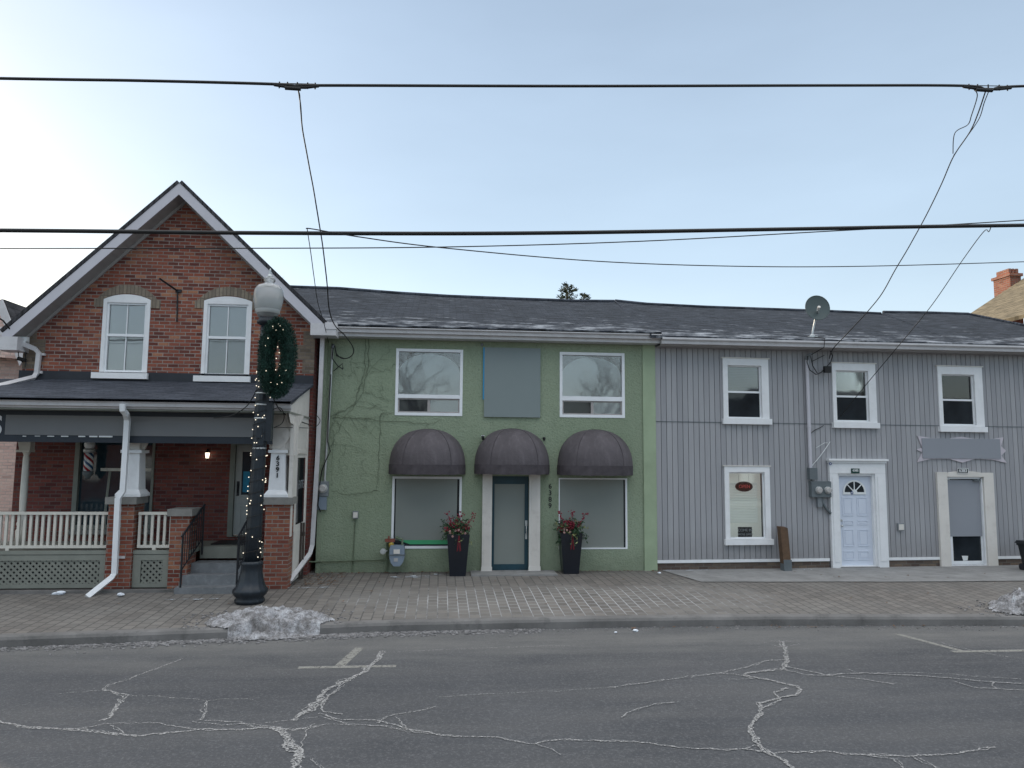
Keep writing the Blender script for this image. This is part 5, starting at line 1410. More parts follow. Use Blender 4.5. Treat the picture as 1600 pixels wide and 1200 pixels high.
part('handle', MB().box(a+.14, a+.19, .03, .049, c+.82, c+1.12).tube([(a+.165, .03, c+.9), (a+.165, -.01, c+.92), (a+.165, -.01, c+1.05), (a+.165, .03, c+1.07)], .011, 6), M['iron'], dor)
part('doormat', MB().box(a-.1, b+.15, -.75, -.08, DZ, DZ+.02), M['black'], brick)
# pipes
P3 = lambda px, py, vv: (*B.on(px, py, vv), vv)
def pp(lst): return [(p[0], p[2], p[1]) for p in (P3(*q) for q in lst)]
part('downspout', square_pipe(pp([(8, 524, -.40), (25, 533, -.30), (55, 545, -.10), (61, 552, -.08), (57.5, 583, -.08), (52, 590, -.14), (0, 603, -.9), (-30, 611, -1.4)]), .085, .07), M['alu'], brick, 'upper downspout over the porch roof')
part('pipe_clip', MB().box(*sorted((B.on(62, 555)[0], B.on(72, 555)[0])), -.07, -.002, B.on(66, 556)[1], B.on(66, 552.5)[1]).box(*sorted((B.on(59, 583)[0], B.on(68, 583)[0])), -.07, -.002, B.on(62, 584)[1], B.on(62, 580)[1]), M['alu'], brick)
dv = PG_V
lower = [(192, 631, dv+.0), (192, 641, dv+.02), (197, 647, dv+.12), (199, 655, dv+.36), (197, 690, dv+.40), (192, 768, dv+.44), (184.5, 779, dv+.44), (179, 896, dv+.50), (174, 903, dv+.46), (136, 933, dv+.10)]
part('downspout', square_pipe(pp(lower), .09, .075), M['vinyl'], brick, 'white downspout down the middle pier')
part('pipe_clip', MB().box(B.on(176, 872, dv+.5)[0], B.on(191, 872, dv+.5)[0], PF_V-.02, PF_V-.002, B.on(183, 874, dv+.5)[1], B.on(183, 870, dv+.5)[1]), M['alu'], brick)
# old iron bracket on the gable
c_ = B.on(278, 455); o = solo('iron_bracket', rebase(MB().tube([(c_[0], -.03, c_[1]), (B.on(249, 435, -.5)[0], -.5, B.on(249, 435, -.5)[1])], .02, 6).tube([(c_[0], -.02, c_[1]+.04), (B.on(277, 503)[0], -.02, B.on(277, 503)[1])], .014, 6).box(c_[0]-.04, c_[0]+.08, -.04, -.002, c_[1]-.03, c_[1]+.03), (c_[0], 0, c_[1])), M['iron'], 'rusty iron sign bracket on brick gable between arched windows', 'bracket', B.world(c_[0], 0, c_[1]))
# barber pole
u, w = B.on(138.5, 722, -.22); v0 = -.22; zc_ = w
o = thing('barber_pole', 'red white and blue striped barber pole before the porch window', 'barber pole', B.world(u, v0, w-.28))
z_ = .28
def barber_mat():
    t = NT('barber stripes'); x, y, z = t.xyz()
    an = t.math('DIVIDE', t.math('ARCTAN2', y, x), 2*math.pi)
    f = t.math('FRACT', t.math('ADD', t.math('MULTIPLY', an, 2.0), t.math('MULTIPLY', z, 4.2)))
    c = t.ramp(f, [(0.0, (.32, .02, .03)), (.25, (.68, .70, .72)), (.5, (.03, .09, .20)), (.75, (.68, .70, .72))])
    t.t.nodes[-1].color_ramp.interpolation = 'CONSTANT'; return t.base(c, .25, spec=.5)
part('striped_cylinder', MB().lathe([(.088, z_-.18), (.088, z_+.18)], (0, 0, 0), 28), barber_mat(), o)
part('lower_cap', MB().lathe([(.03, -.06), (.06, 0), (.10, .04), (.10, .09), (.08, .10)], (0, 0, 0), 16), M['meter_dark'], o)
part('upper_cap', MB().lathe([(.08, .0), (.11, .02), (.11, .07), (.06, .10)], (0, 0, z_+.185), 16), M['steel'], o)
part('globe', MB().ball((0, 0, z_+.35), .10, n=16, m=10), M['letter_white'], o)
part('wall_arm', MB().box(-.02, .02, .05, .2, .02, .06).box(-.02, .02, .05, .2, z_+.2, z_+.24), M['steel'], o)
# lit wall lantern
u, w = B.on(324, 712, -.12)
o = thing('wall_lantern', 'small lit lantern on porch brick wall left of the door', 'lantern', B.world(u, -.12, w-.1))
part('glass', MB().lathe([(.03, 0), (.045, .11)], (0, 0, .05), 6, smooth=False), M['lantern_glow'], o)
part('frame', MB().lathe([(.06, .0), (.055, .02), (.02, .06), (.012, .08)], (0, 0, .162), 6, smooth=False).lathe([(.015, .01), (.035, .048)], (0, 0, 0), 6, smooth=False).box(-.02, .02, .02, .118, .2, .23), M['iron'], o)
# long fascia sign
v = PF_V - .12; q = B.rect(-30, 426, 640, 692, v)
sz0, sz1 = B.on(200, 692, v)[1], fz0-.012
o = thing('fascia_sign', 'long dark navy sign board with blank grey panel under the porch eave', 'sign', B.world(q[0], v, sz0))
X = lambda px, py=665: B.on(px, py, v)[0]-q[0]; Zs = lambda px, py: B.on(px, py, v)[1]-sz0
part('board', MB().box(-1.2, q[1]-q[0], 0, .06, 0, sz1-sz0), M['navy'], o)
part('blank_panel', MB().box(X(9), X(402), -.016, -.001, Zs(200, 681), Zs(200, 650.5)), M['panel_grey'], o)
mb = MB()
for a, b, c in ((37, 42.5, 1.2), (56, 64, .9), (75.5, 86, 1.4), (97, 108, 1.6), (124, 134.5, 2.0), (141, 153.5, 2.2), (156, 177, 2.4), (328, 331, .8), (339, 347, 1.2), (354, 358, .9), (369, 373, 1.1), (382.5, 395, 1.5)):
    zt_ = Zs((a+b)/2, 680.9 if a < 200 else 680.6); mb.box(X(a), X(b), -.012, -.001, Zs((a+b)/2, 680.9+c), zt_)
mb.text('S', .50, X(-6.5), -.006, Zs(0, 666), bold=.008)
part('lettering', mb, M['letter_white'], o)
# boarded gate in the gap beside the green shop
a = at_y(461, 850, 15.4); b = at_y(476, 850, 15.4)
mb = MB()
for k in range(4):
    u0 = (b.x-a.x)*k/4; mb.box(u0+.004, u0+(b.x-a.x)/4-.004, 0, .025, .02, 1.12)
mb.box(0, b.x-a.x, .026, .05, .3, .38).box(0, b.x-a.x, .026, .05, .85, .93)
solo('board_gate', mb, M['wood_gate'], 'narrow dark brown board gate between brick porch and green shop', 'gate', (a.x, 15.35, 0))
# junction wires at the upper left corner
mb = MB()
W_ = lambda px, py, vv: B.world(B.on(px, py, vv)[0], vv, B.on(px, py, vv)[1])
mb.tube([W_(-30, 480, -1.0), W_(5, 501, -.6), W_(20, 520, -.35), W_(30, 532, -.2), W_(41, 553, -.1)], .016, 6)
mb.tube([W_(28, 535, -.15), W_(29, 556, -.12), W_(35, 566, -.1)], .010, 5).tube([W_(36, 540, -.15), W_(40, 552, -.12), W_(40, 566, -.1), W_(39, 574, -.1)], .010, 5)
mb.tube([W_(28, 560, -.12), W_(40, 563, -.12)], .04, 8)
solo('service_cable', rebase(mb, B.o), M['cable'], 'short black service cable with clamps at left corner of brick gable', 'cable', B.o)
o = solo('floodlight', MB().box(-.11, .11, -.10, .0, -.04, .05).ball((.06, -.08, -.07), .035, n=8, m=5), M['letter_white'], 'white floodlight under the left gable eave', 'light', W_(37, 531, -.12))

# ================================================================== NEIGHBOURS
def vprism(mb, pts, z0, z1):
    n = len(pts); mb.add([(x, y, z0) for x, y in pts] + [(x, y, z1) for x, y in pts], [[i, (i+1) % n, n+(i+1) % n, n+i] for i in range(n)] + [list(range(n, 2*n))]); return mb
o = thing('pale_house', 'pale pink brick house at the left edge behind the porch', 'house', (-13.2, 18.4, 0))
hx1 = at_y(27, 640, 18.4).x + 13.2 + .35
part('wall', MB().box(-4.5, hx1, 0, 8, -.1, 5.6), M['brick_pink'], o)
ez = at_y(4, 512, 18.0).z
ap = at_y(6, 471, 17.95); rk = at_y(22, 520, 17.95)
mb = MB()
mb.add([(-5, -.45, ez), (ap.x+13.2, -.45, ap.z+.05), (rk.x+13.2+.3, -.45, rk.z-.6), (-5, 8.3, ez), (ap.x+13.2, 8.3, ap.z+.05), (rk.x+13.2+.3, 8.3, rk.z-.6)], [[0, 1, 4, 3], [1, 2, 5, 4], [3, 5, 4]])
part('roof', mb, M['shingle_steep'], o)
part('gable', MB().prism([(-5, ez+.001), (rk.x+13.45, rk.z-.62), (ap.x+13.2-.02, ap.z+.02), (-5, ez+1.6)], -.449, -.40), M['brick_pink'], o)
part('fascia', MB().prism([(-5, ez-.2), (-5, ez+.0), (hx1+.1, ez+.0), (hx1+.1, ez-.2)], -.48, -.451).prism([(ap.x+13.2-.02, ap.z+.06), (rk.x+13.5, rk.z-.58), (rk.x+13.4, rk.z-.78), (ap.x+13.2-.12, ap.z-.12)], -.50, -.452), M['alu'], o)
# house with tan roof beyond the grey building
YT = 24.0
pa = at_y(1511, 493, YT); pb = at_y(1602, 433, YT)
base = Vector((pa.x+4, YT-2, 0)); k_ = (pb.z-pa.z)/(pb.x-pa.x)
o = thing('tan_roofed_house', 'house with tan shingled roof and brick chimney beyond grey house', 'house', base)
# the slope facing left rises along x from its eave to a ridge that runs back from the street
xe, xr = -5.2, 2.6; ze = pa.z + k_*(xe+4); zr_ = pa.z + k_*(xr+4)
mb = MB()
for y0, y1 in ((-7.4, 2.0),):
    mb.add([(xe, y0, ze), (xr, y0, zr_), (xr, y1, zr_), (xe, y1, ze)], [[0, 1, 2, 3]]); mb.add([(xr, y0, zr_), (xr+7, y0, ze), (xr+7, y1, ze), (xr, y1, zr_)], [[0, 1, 2, 3]])
    mb.add([(xe, y0, ze-.12), (xr, y0, zr_-.12), (xr, y1, zr_-.12), (xe, y1, ze-.12), (xe, y0, ze), (xr, y0, zr_), (xr, y1, zr_), (xe, y1, ze)], [[3, 2, 1, 0], [0, 1, 5, 4], [2, 3, 7, 6], [0, 4, 7, 3]])
part('roof', mb, M['shingle_tan'], o)
part('wall', MB().box(xe+2.2, xr+6.6, -7.0, 1.6, -.1, ze+.2), M['brick_chimney'], o)
ca = at_y(1579, 447, YT+.1) - base; cb = at_y(1596, 447, YT+.1) - base; ct = (at_y(1579, 431, YT+.1) - base).z
x0, x1, y0 = ca.x, cb.x, 2.1
ch = part('chimney', MB().box(x0, x1, y0, y0+.8, ca.z-2.5, ct).box(x0-.05, x1+.05, y0-.05, y0+.85, ct+.001, ct+.10), M['brick_chimney'], o)
for f0, f1 in ((.12, .34), (.45, .62), (.75, 1.0)): part('chimney_pot', MB().box(x0+(x1-x0)*f0, x0+(x1-x0)*f1, y0+.1, y0+.7, ct+.122, ct+.30), M['brick_chimney'], ch)
# street across (seen in the window glass)
def far_house(x, y, w, h, rh, col, lab):
    o = thing('far_house', lab, 'house', (x, y, 0)); part('wall', MB().box(-w/2, w/2, -8, 0, -.1, h), col, o)
    mb = MB(); mb.add([(-w/2-.3, .4, h), (w/2+.3, .4, h), (w/2+.3, -8.4, h), (-w/2-.3, -8.4, h), (-w/2-.3, -4, h+rh), (w/2+.3, -4, h+rh)], [[0, 1, 5, 4], [2, 3, 4, 5], [0, 4, 3], [1, 2, 5]])
    part('roof', mb, M['shingle_steep'], o)
    mb = MB()
    for k in range(3):
        for zz in (1.0, 3.6): mb.box(-w/2+w*(k+.5)/3-.5, -w/2+w*(k+.5)/3+.5, .005, .05, zz, zz+1.4)
    part('window', mb, M['blind'], o)
far_house(-17, -13, 9, 5.2, 2.2, M['brick_dark'], 'red brick house across the street behind the viewer')
far_house(20.5, -14, 8, 5.0, 2.0, M['brick_dark'], 'narrow dark brick house across the street behind the viewer')
far_house(30, -13, 9, 5.4, 2.2, M['meter_dark'], 'dark grey house across the street behind the viewer')
far_house(41, -13, 9, 5.0, 2.2, M['wood_gate'], 'brown house across the street behind the viewer')

# ================================================================== TREES
def bare_tree(loc, h, lab, seed, r0=.16, levels=5, spread=.55):
    R_ = random.Random(seed); o = thing('bare_tree', lab, 'tree', loc); trunk, twigs = MB(), MB()
    def grow(p, d, L_, r, lev):
        pts = [p]; q = p; dd = d
        for i in range(4):
            dd = (dd + Vector((R_.uniform(-.18, .18), R_.uniform(-.18, .18), R_.uniform(-.05, .14)))).normalized(); q = q + dd*L_/4; pts.append(q)
        (trunk if lev < 2 else twigs).tube(pts, [r*(1-.45*i/4) for i in range(5)], 6 if lev < 2 else 4, caps=False)
        if lev >= levels: return
        for k in range(3 if lev > 0 else 4):
            an = R_.uniform(0, 6.28); ax = Vector((math.cos(an), math.sin(an), R_.uniform(-.1, .5))).normalized()
            st = pts[R_.choice((2, 3, 4))] if lev else pts[R_.choice((3, 4))]
            grow(st, (dd*(1-spread) + ax*spread).normalized(), L_*R_.uniform(.58, .78), r*.52, lev+1)
    grow(Vector((0, 0, -.2)), Vector((0, 0, 1)), h*.38, r0, 0)
    part('trunk', trunk, M['bark'], o); part('branches', twigs, M['bark'], o); return o
tp_ = at_y(487, 427, 28.0); bare_tree((tp_.x, 28.0, 0), tp_.z*1.06, 'bare tree tip showing over the left end of the green shop roof', 21, .07, 5)
bare_tree((-1.6, -18, 0), 13, 'bare tree across the street behind the viewer, near the red house', 5, .22, 6); bare_tree((10.2, -18, 0), 13, 'bare tree across the street behind the viewer, near the narrow house', 8, .22, 6)
def conifer(px, py, y, seed, lab):
    R_ = random.Random(seed); t = at_y(px, py, y); H_ = t.z; o = thing('conifer', lab, 'tree', (t.x, y, 0)); mb = MB()
    part('trunk', MB().tube([(0, 0, -.2), (.05, 0, H_*.5), (0, 0, H_*.99)], [.2, .11, .02], 7), M['bark'], o)
    z = H_*.2
    while z < H_-.03:
        f = (H_-z)/(H_*.8); R0 = .10 + 2.1*f**.8; nb = 7 if f > .2 else 5
        for k in range(nb):
            an = R_.uniform(0, 6.28); L_ = R0*R_.uniform(.55, 1.15); up = .35 - .5*f
            tip = Vector((math.cos(an)*L_, math.sin(an)*L_, z+up*L_)); b = Vector((0, 0, z))
            mb.tube([b, tip], [.015, .005], 4, caps=False)
            nn = int(7+L_*16)
            for q in range(nn):
                tt = R_.uniform(.15, 1.05); p = b.lerp(tip, tt) + Vector((R_.gauss(0, .05), R_.gauss(0, .05), R_.gauss(0, .03)))
                v = Vector((math.cos(an)+R_.uniform(-1, 1), math.sin(an)+R_.uniform(-1, 1), R_.uniform(-.2, .8))).normalized()*R_.uniform(.10, .2)
                s = v.cross(Vector((R_.uniform(-1, 1), R_.uniform(-1, 1), R_.uniform(-1, 1)))).normalized()*.03
                mb.add([p, p+v*.5+s, p+v, p+v*.5-s], [[0, 1, 2, 3]])
        z += .10 if f < .3 else .2
    part('crown', mb, M['conifer'], o)
conifer(886, 443, 32, 4, 'dark conifer top poking over the middle of the green roof'); conifer(912, 461, 33.5, 9, 'tiny conifer tip just right of the larger one over the roof')

# ================================================================== STREET LAMP
lb = Vector((-3.19, 13.22, -.04)); lean = .115
o = thing('street_lamp', 'black street lamp with acorn glass globe before the brick porch', 'street lamp', lb)
def leaned(mb):
    mb.v = [(p[0] + lean*p[2]/5.8, p[1], p[2]) for p in mb.v]; return mb
part('base', leaned(MB().lathe([(.24, 0), (.25, .06), (.225, .09), (.27, .14), (.295, .19), (.29, .23), (.25, .27), (.215, .36), (.185, .50), (.172, .62), (.185, .64), (.185, .68), (.16, .70)], (0, 0, 0), 48, .05, 12)), M['lamp_black'], o)
part('pole', leaned(MB().lathe([(.14, .70), (.128, 1.3), (.12, 2.5), (.108, 4.3), (.100, 4.86)], (0, 0, 0), 48, .06, 12)), M['lamp_black'], o)
part('collar', leaned(MB().lathe([(.10, 4.78), (.17, 4.82), (.17, 4.87), (.14, 4.90), (.15, 4.93)], (0, 0, 0), 24)), M['lamp_black'], o)
part('globe', leaned(MB().lathe([(.145, 4.92), (.175, 4.97), (.225, 5.10), (.255, 5.24), (.26, 5.33), (.25, 5.42), (.21, 5.49), (.13, 5.525), (.085, 5.54), (.085, 5.56), (.105, 5.60), (.10, 5.63), (.06, 5.66), (.02, 5.67)], (0, 0, 0), 28)), M['globe'], o)
part('reflector_band', leaned(MB().lathe([(.20, 5.0), (.222, 5.12), (.252, 5.245), (.247, 5.25), (.21, 5.13), (.12, 5.0)], (0, 0, 0), 28)), M['letter_white'], o)
part('lamp_bulb', leaned(MB().ball((0, 0, 5.16), .07, .07, .11, n=12, m=8)), M['letter_white'], o)
part('finial', leaned(MB().lathe([(.055, 5.66), (.04, 5.69), (.018, 5.72), (.03, 5.745), (.012, 5.77), (.02, 5.785), (.003, 5.82)], (0, 0, 0), 14).box(-.035, .035, -.006, .006, 5.745, 5.755)), M['steel'], o)
mb = MB()
for z in (3.58, 3.38, 3.14, 2.62): mb.lathe([(.117, z-.012), (.119, z+.012)], (0, 0, 0), 24)
part('strap', leaned(mb), M['steel'], o)
part('control_box', leaned(MB().box(.085, .20, -.07, .07, 2.75, 3.42).box(-.03, .06, -.15, -.115, 2.8, 2.98)), M['lamp_black'], o)
# wreath hung on the lamp
wc = at_y(433.5, 558.5, 12.98)
o = thing('wreath', 'long oval dark green garland wreath hung on the street lamp', 'wreath', wc)
R_ = random.Random(2); gm = MB(); ax, az, tr_ = .19, .53, .13
for k in range(20000):
    t = R_.uniform(0, 6.283); c = Vector((ax*math.cos(t), 0, az*math.sin(t))); u_ = R_.uniform(0, 6.283); rr = (tr_+.05*abs(math.sin(t)))*math.sqrt(R_.random())
    radial = Vector((math.cos(t), 0, math.sin(t)))
    n_ = radial*math.cos(u_) + Vector((0, 1, 0))*math.sin(u_); p = c + n_*rr
    d = (n_ + Vector((-math.sin(t), 0, math.cos(t)))*R_.uniform(-.9, .9) + Vector((R_.uniform(-.4, .4), R_.uniform(-.4, .4), R_.uniform(-.4, .4)))).normalized()*R_.uniform(.03, .06)
    s = d.cross(Vector((R_.uniform(-1, 1), R_.uniform(-1, 1), R_.uniform(-1, 1)))).normalized()*.0065
    gm.add([p-s, p+s, p+d], [[0, 1, 2]])
gm.tube([(ax*math.cos(t*math.pi/24), 0, az*math.sin(t*math.pi/24)) for t in range(49)], .10, 8)
part('garland', gm, M['garland'], o)
part('tie', MB().tube([(-.2, 0, .1), (-.18, .14, .12), (-.12, .2, .12)], .01, 5).tube([(-.2, 0, -.35), (-.2, .14, -.35), (-.15, .2, -.35)], .01, 5), M['cable'], o)
# fairy lights wound round the lamp and over the wreath
o = thing('fairy_lights', 'string of warm fairy lights wound round lamp post and wreath', 'string lights', lb)
cord = []; bulbs = []; nt = 17
for i in range(nt*16+1):
    a = 2*math.pi*i/16; z = .72 + (4.1-.72)*i/(nt*16); r = .147 - .026*z/4.1
    cord.append((r*math.cos(a) + lean*z/5.8, r*math.sin(a), z))
for k in range(62):
    a = R_.uniform(-3.3, .15); z = R_.uniform(.74, 4.1); r = .147 - .026*z/4.1; bulbs.append((r*1.07*math.cos(a)+lean*z/5.8, r*1.07*math.sin(a), z))
part('cord', MB().tube(cord, .005, 4), M['cable'], o)
for k in range(13):
    t = R_.uniform(0, 6.28); c = Vector((ax*math.cos(t)*R_.uniform(.75, 1.15), -.12, az*math.sin(t)*R_.uniform(.85, 1.1))) + wc - lb; bulbs.append(tuple(c))
for k in range(8): c = Vector((R_.uniform(-.04, .06), -.03, .38-.1*k)) + wc - lb; bulbs.append(tuple(c))
bm0 = MB().ball((0, 0, 0), .0095, n=7, m=5).mesh('bulb', M['bulb'])
for p in bulbs[:100]:
    b = bpy.data.objects.new('bulb', bm0); COL.objects.link(b); b.parent = o; b.location = p

# ================================================================== OVERHEAD CABLES
YL = 11.0
def wire(pts, r, lab, m='cable', name='overhead_cable', sag=0, hw=(), group=None, twist=0):
    """pts are world points; short runs between them are smoothed"""
    P = [Vector(p) for p in pts]; S = []
    n = len(P)
    for i in range(n-1):
        p0, p1, p2, p3 = P[max(i-1, 0)], P[i], P[i+1], P[min(i+2, n-1)]
        for k in range(8):
            t = k/8
            q = .5*((2*p1) + (p2-p0)*t + (2*p0-5*p1+4*p2-p3)*t*t + (3*p1-p0-3*p2+p3)*t**3)
            S.append(q + (Vector((noise.noise((q.x*2, q.z*2, 1)), 0, noise.noise((q.z*2, q.x*2, 4))))*twist if twist else Vector()))
    S.append(P[-1]); c = S[len(S)//2].copy()
    o = thing(name, lab, 'cable', c, 0, group)
    part('line', MB().tube([s-c for s in S], r, 6), M[m], o)
    for h in hw: part('splice_clamp', rebase(h, c), M['cable'], o)
    return o
def yl(px, py, y=YL): return at_y(px, py, y)
def hardware(x0, x1, y0):
    mb = MB(); a, b = yl(x0, y0-1), yl(x1, y0+1)
    mb.tube([a+Vector((0, 0, -.0)), a.lerp(b, .3)+Vector((0, 0, -.03)), a.lerp(b, .7)+Vector((0, 0, -.03)), b], .022, 6)
    for f in (.12, .3, .52, .75, .92):
        p = a.lerp(b, f); mb.tube([p+Vector((0, 0, -.05)), p+Vector((0, 0, .05))], .012, 5)
    mb.tube([a.lerp(b, .15)+Vector((0, 0, .025)), a.lerp(b, .9)+Vector((0, 0, .03))], .008, 5)
    p, q = a.lerp(b, .25), a.lerp(b, .6); mb.tube([p+Vector((0, 0, -.045)), q+Vector((0, 0, -.055))], .03, 7)
    return mb
hwm = (hardware(428, 498, 133.5), hardware(1505, 1580, 136.5))
ext = lambda x0, y0, x1, y1, t, y=YL: yl(x0+(x1-x0)*t, y0+(y1-y0)*t, y)
wire([ext(0, 122.5, 430, 130.5, -2), yl(0, 122.5), yl(220, 126), yl(430, 131.5), yl(465, 135.5), yl(500, 133.5), yl(900, 134.5), yl(1300, 133.5), yl(1505, 134), yl(1545, 140), yl(1600, 134.5), yl(1900, 130)], .022, 'topmost thick overhead cable with two splice clamps across the sky', hw=hwm)
wire([yl(-900, 355), yl(0, 360), yl(400, 364), yl(800, 364.5), yl(1200, 358.5), yl(1450, 354), yl(1600, 352), yl(2000, 346)], .031, 'thick lower overhead cable crossing the brick gable')
wire([yl(-500, 388, 11.4), yl(0, 388, 11.4), yl(350, 388, 11.4), yl(690, 386, 11.4), yl(1000, 377, 11.4), yl(1300, 361, 11.3), yl(1450, 353, 11.2), yl(1600, 344, 11.2), yl(1900, 325, 11.2)], .009, 'thin overhead wire rising to the right through the thick lower cable')
wire([yl(478, 357), yl(490, 358), yl(560, 370), yl(690, 387, 11.3), yl(930, 408, 12), yl(1150, 416, 12.5), yl(1350, 416, 13), yl(1600, 409, 13.5), yl(1800, 402, 14)], .009, 'thin sagging overhead wire below the thick lower cable')
# drop cables
g0 = G.world(G.on(541, 548, -.12)[0], -.12, G.on(541, 548, -.12)[1])
def chain(px, y0, y1): 
    n = len(px); return [at_y(x, y, y0 + (y1-y0)*i/(n-1)) for i, (x, y) in enumerate(px)]
wire(chain([(466, 138), (470, 165), (473, 205), (483, 260), (494, 320), (503, 380), (510, 430), (514, 480), (523, 508), (540, 526), (552, 545), (548, 557), (535, 560), (525, 552)], YL, 16.05), .011, 'black drop cable from left splice down to the green shop', name='drop_cable', twist=.012)
wire(chain([(462, 137), (468, 146), (469, 165), (471, 190)], YL, 11.5), .007, 'short jumper wire under the left splice', name='drop_cable')
wire(chain([(481, 358), (486, 395), (490, 430), (496, 470), (506, 505), (513, 535)], YL, 16.0), .007, 'thin drop wire beside lamp globe to green shop eave', name='drop_cable', twist=.02)
wire(chain([(1541, 140), (1528, 178), (1515, 207), (1490, 245), (1470, 290), (1440, 350), (1400, 420), (1370, 470), (1325, 520), (1302, 545), (1296, 560)], YL, 16.1), .011, 'black drop cable from right splice down to twin meters', name='drop_cable', twist=.01)
wire(chain([(1522, 140), (1527, 150), (1518, 180), (1512, 195), (1492, 208), (1489, 240)], YL, 12.0), .008, 'looped jumper wire under the right splice, on its left side', name='drop_cable')
wire(chain([(1546, 140), (1538, 160), (1530, 185), (1512, 212), (1490, 243)], YL, 12.0), .008, 'straighter jumper wire under the right splice, on its right side', name='drop_cable')
wire(chain([(1549, 352), (1545, 362), (1537, 362), (1505, 405), (1455, 478), (1400, 545), (1350, 605), (1312, 652)], YL, 16.1), .008, 'thin drop wire from lower cable to sill of window over white door', name='drop_cable')
# wires bracing the lamp
mb = lambda: None
A0 = lb + Vector((-.11+lean*.62, 0, 3.62))
wire([A0, at_y(385, 635, 13.35), at_y(360, 650, 13.45), at_y(334, 653, 13.6)], .009, 'brace wire from lamp post left to porch sign', name='brace_wire')
A1 = lb + Vector((.13+lean*.62, 0, 3.62))
wire([A1, at_y(438, 641, 13.7), at_y(463, 656, 14.6), at_y(488, 665, 15.6)], .011, 'brace wire from lamp post right to downspout of green shop', name='brace_wire')
wire([at_y(426, 640, 13.2), at_y(438, 637, 13.3), at_y(444, 650, 13.5), at_y(440, 662, 13.6), at_y(428, 668, 13.3)], .008, 'small loop of black wire right of lamp post', name='brace_wire')
wire([at_y(428, 668, 13.3), at_y(460, 668, 14.4), at_y(490, 668, 15.6), at_y(500, 658, 15.7), at_y(494, 648, 15.7)], .007, 'thin level wire from lamp post to green shop downspout', name='brace_wire')

# ================================================================== SNOW, BIN, LITTER
CRUMBS = []
def snow_mound(cx, cy, rx, ry, h, seed, lab, tail=None):
    mb = MB(); N = 84; vs = []; on = []
    for j in range(N+1):
        for i in range(N+1):
            x, y = -1.25+2.5*i/N, -1.25+2.5*j/N
            wx = x + .22*noise.noise((x*2, y*2, seed)); wy = y + .22*noise.noise((x*2, y*2, seed+9))
            d = math.sqrt(wx*wx+wy*wy); p = max(0.0, 1-d)**.75
            z = h*p*(1+.35*noise.noise((x*3, y*3, seed+3))) + (.09*noise.noise((x*7, y*7, seed)) + .05*noise.noise((x*16, y*16, seed+1)) + .032*noise.noise((x*34, y*34, seed+2)))*min(1, p*3)*h/.25
            on.append(p > 0); X_, Y_ = cx+x*rx, cy+y*ry
            ky = kerb_y(X_); g = ROAD_Z if Y_ < ky-.02 else walk_z(X_, Y_)
            vs.append((x*rx, y*ry, (z if p > 0 else -.06) + g + .004))
    mb.add(vs, [[j*(N+1)+i, j*(N+1)+i+1, (j+1)*(N+1)+i+1, (j+1)*(N+1)+i] for j in range(N) for i in range(N) if all((on[j*(N+1)+i], on[j*(N+1)+i+1], on[(j+1)*(N+1)+i+1], on[(j+1)*(N+1)+i]))], True)
    for k in range(420):
        t = rng.uniform(0, 6.28); rr = abs(rng.gauss(.98, .22)); X_, Y_ = cx + rx*rr*math.cos(t), cy + ry*rr*math.sin(t); s_ = rng.uniform(.006, .022)
        if Y_ > kerb_y(X_) + .03: CRUMBS.append((X_, Y_, walk_z(X_, Y_), s_))
    return solo('snow_pile', mb, M['snow'], lab, 'snow pile', (cx, cy, 0))
sp_ = at_z(400, 968, -.02); snow_mound(sp_.x+.12, sp_.y+.24, .98, .62, .19, 3.3, 'dirty snow pile round the foot of the street lamp')
sp_ = at_z(1620, 950, -.05); snow_mound(sp_.x+.1, sp_.y, .95, .55, .36, 8.1, 'dirty snow pile at the right edge before the bin')
# crusted slush in the gutter and crumbs round the piles
mb = MB()
for x, y, z, q in CRUMBS: mb.ball((x, y, z+q*.3), q*1.2, q, q*.7, n=6, m=4, jitter=.5, smooth=False)
def slush(x0, x1, n, smax):
    for k in range(n):
        x = rng.uniform(x0, x1); y = kerb_y(x) - abs(rng.gauss(0, .13)) - .02; s = rng.uniform(.012, smax)
        mb.ball((x, y, ROAD_Z+s*.25), s*rng.uniform(.8, 1.6), s, s*.6, n=6, m=4, jitter=.5, smooth=False)
slush(-8, -3.6, 700, .022); slush(-4.3, -.9, 800, .028); slush(-2, 1.6, 800, .022); slush(1.6, 13, 320, .015)
struct('gutter_slush', mb, M['slush'], 'stuff')
# thin ice on the paving
mb = MB()
def ice(px, py, rx, ry, n=26):
    c = at_z(px, py, 0); s = rng.random()*50; pts = []
    for k in range(n):
        t = 2*math.pi*k/n; r = 1 + .5*noise.noise((math.cos(t)*1.5, math.sin(t)*1.5, s))
        x, y = c.x+rx*r*math.cos(t), c.y+ry*r*math.sin(t); pts.append((x, y, walk_z(x, y)+.010))
    zmx = max(p[2] for p in pts); mb.poly([(p[0], p[1], zmx+.003) for p in pts])
ice(650, 902, .45, .16); ice(690, 898, .2, .10); ice(470, 919, .6, .07); ice(1065, 891, .75, .12); ice(1250, 891, .3, .06); ice(330, 935, .9, .06); ice(80, 930, .25, .04)
struct('ice_patches', mb, M['frost_patch'], 'stuff')
mb = MB()
for px, py, s in ((188, 931, .05), (95, 929, .06), (86, 929, .04), (993, 987, .035), (962, 989, .02), (652, 890, .04), (530, 892, .03), (520, 893, .03), (553, 892, .025), (1030, 896, .03)):
    c = at_z(px, py, 0.0 if py < 940 else ROAD_Z); mb.ball((c.x, c.y, c.z+s*.5), s*1.3, s, s*.6, n=7, m=5, jitter=.4, smooth=False)
struct('ice_lumps', mb, M['snow_bright'], 'stuff')
mb = MB()
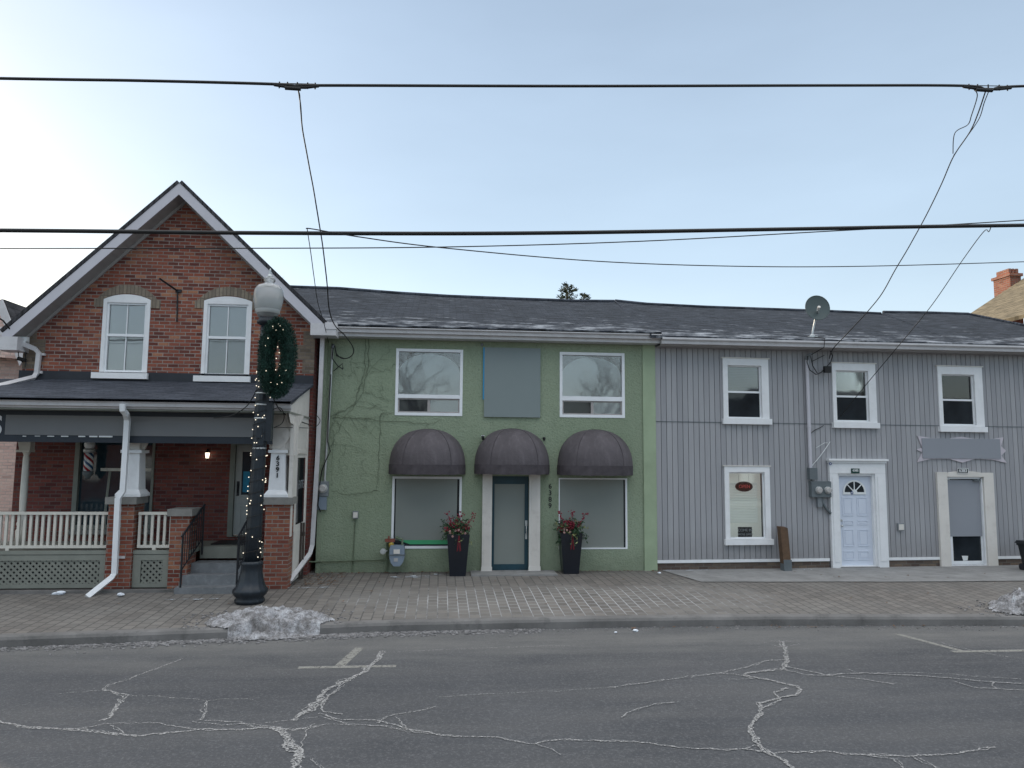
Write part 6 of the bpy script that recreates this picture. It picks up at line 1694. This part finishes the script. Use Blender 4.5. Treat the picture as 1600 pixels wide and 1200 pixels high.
def leaf_at(x, y, z):
    a = rng.uniform(0, 6.28); s = rng.uniform(.02, .045); c, d = math.cos(a)*s, math.sin(a)*s
    mb.add([(x-c, y-d, z+rng.uniform(0, .02)), (x+d*.5, y-c*.5, z+.006), (x+c, y+d, z+rng.uniform(0, .02)), (x-d*.5, y+c*.5, z+.006)], [[0, 1, 2, 3]])
for k in range(150): x = rng.uniform(-2.75, -1.9); y = rng.uniform(14.6, 16.0); leaf_at(x, y, .006)
for k in range(170): x = rng.uniform(-2.4, 4.9); y = 16.17-abs(rng.gauss(0, .08)); leaf_at(x, y, .008)
for k in range(60): x = rng.uniform(-7, 13); y = rng.uniform(12.3, 16); leaf_at(x, y, walk_z(x, y)+.018)
for k in range(45): x = rng.uniform(3, 12); y = kerb_y(x)-rng.uniform(.03, .2); leaf_at(x, y, ROAD_Z+.01)
struct('leaf_litter', mb, M['leaf_litter'], 'stuff')
# wheeled bin at the right edge
bl_ = at_z(1597, 897, 0); o = thing('wheelie_bin', 'black wheeled bin cut off by right edge before grey house', 'bin', (bl_.x+.68, bl_.y+.25, 0))
def tub(a0, b0, z0, a1, b1, z1): return [(-a0, -b0, z0), (a0, -b0, z0), (a0, b0, z0), (-a0, b0, z0), (-a1, -b1, z1), (a1, -b1, z1), (a1, b1, z1), (-a1, b1, z1)]
BF = [(0, 3, 2, 1), (4, 5, 6, 7), (0, 1, 5, 4), (1, 2, 6, 5), (2, 3, 7, 6), (3, 0, 4, 7)]
part('body', MB().add(tub(.225, .24, .03, .285, .31, .60), BF).box(-.30, .30, -.325, .325, .56, .605), M['bin'], o)
part('lid', MB().add(tub(.325, .35, .607, .30, .32, .67), BF), M['bin'], o)
for s in (-1, 1): part('wheel', MB().tube([(s*.2, .26, .08), (s*.26, .26, .08)], .08, 14), M['iron'], o)

GROUPS = {'overhead_cable': 'overhead cables along the street', 'drop_cable': 'wires dropping to the buildings', 'brace_wire': 'wires tied to the lamp post', 'snow_pile': 'dirty snow piles on the pavement',
          'sticker': 'round blue stickers by the white door', 'number_plate': 'number plates above the grey house doors', 'outlet_box': 'small outlet boxes on the walls', 'electric_meter': 'electricity meters on the shop walls',
          'conifer': 'conifer tips over the green roof', 'bare_tree': 'leafless trees', 'far_house': 'houses across the street'}
for ob in list(COL.objects):
    if ob.parent is None and ob.get('label') and not ob.get('group'):
        g = GROUPS.get(ob.name.split('.')[0])
        if g: ob['group'] = g
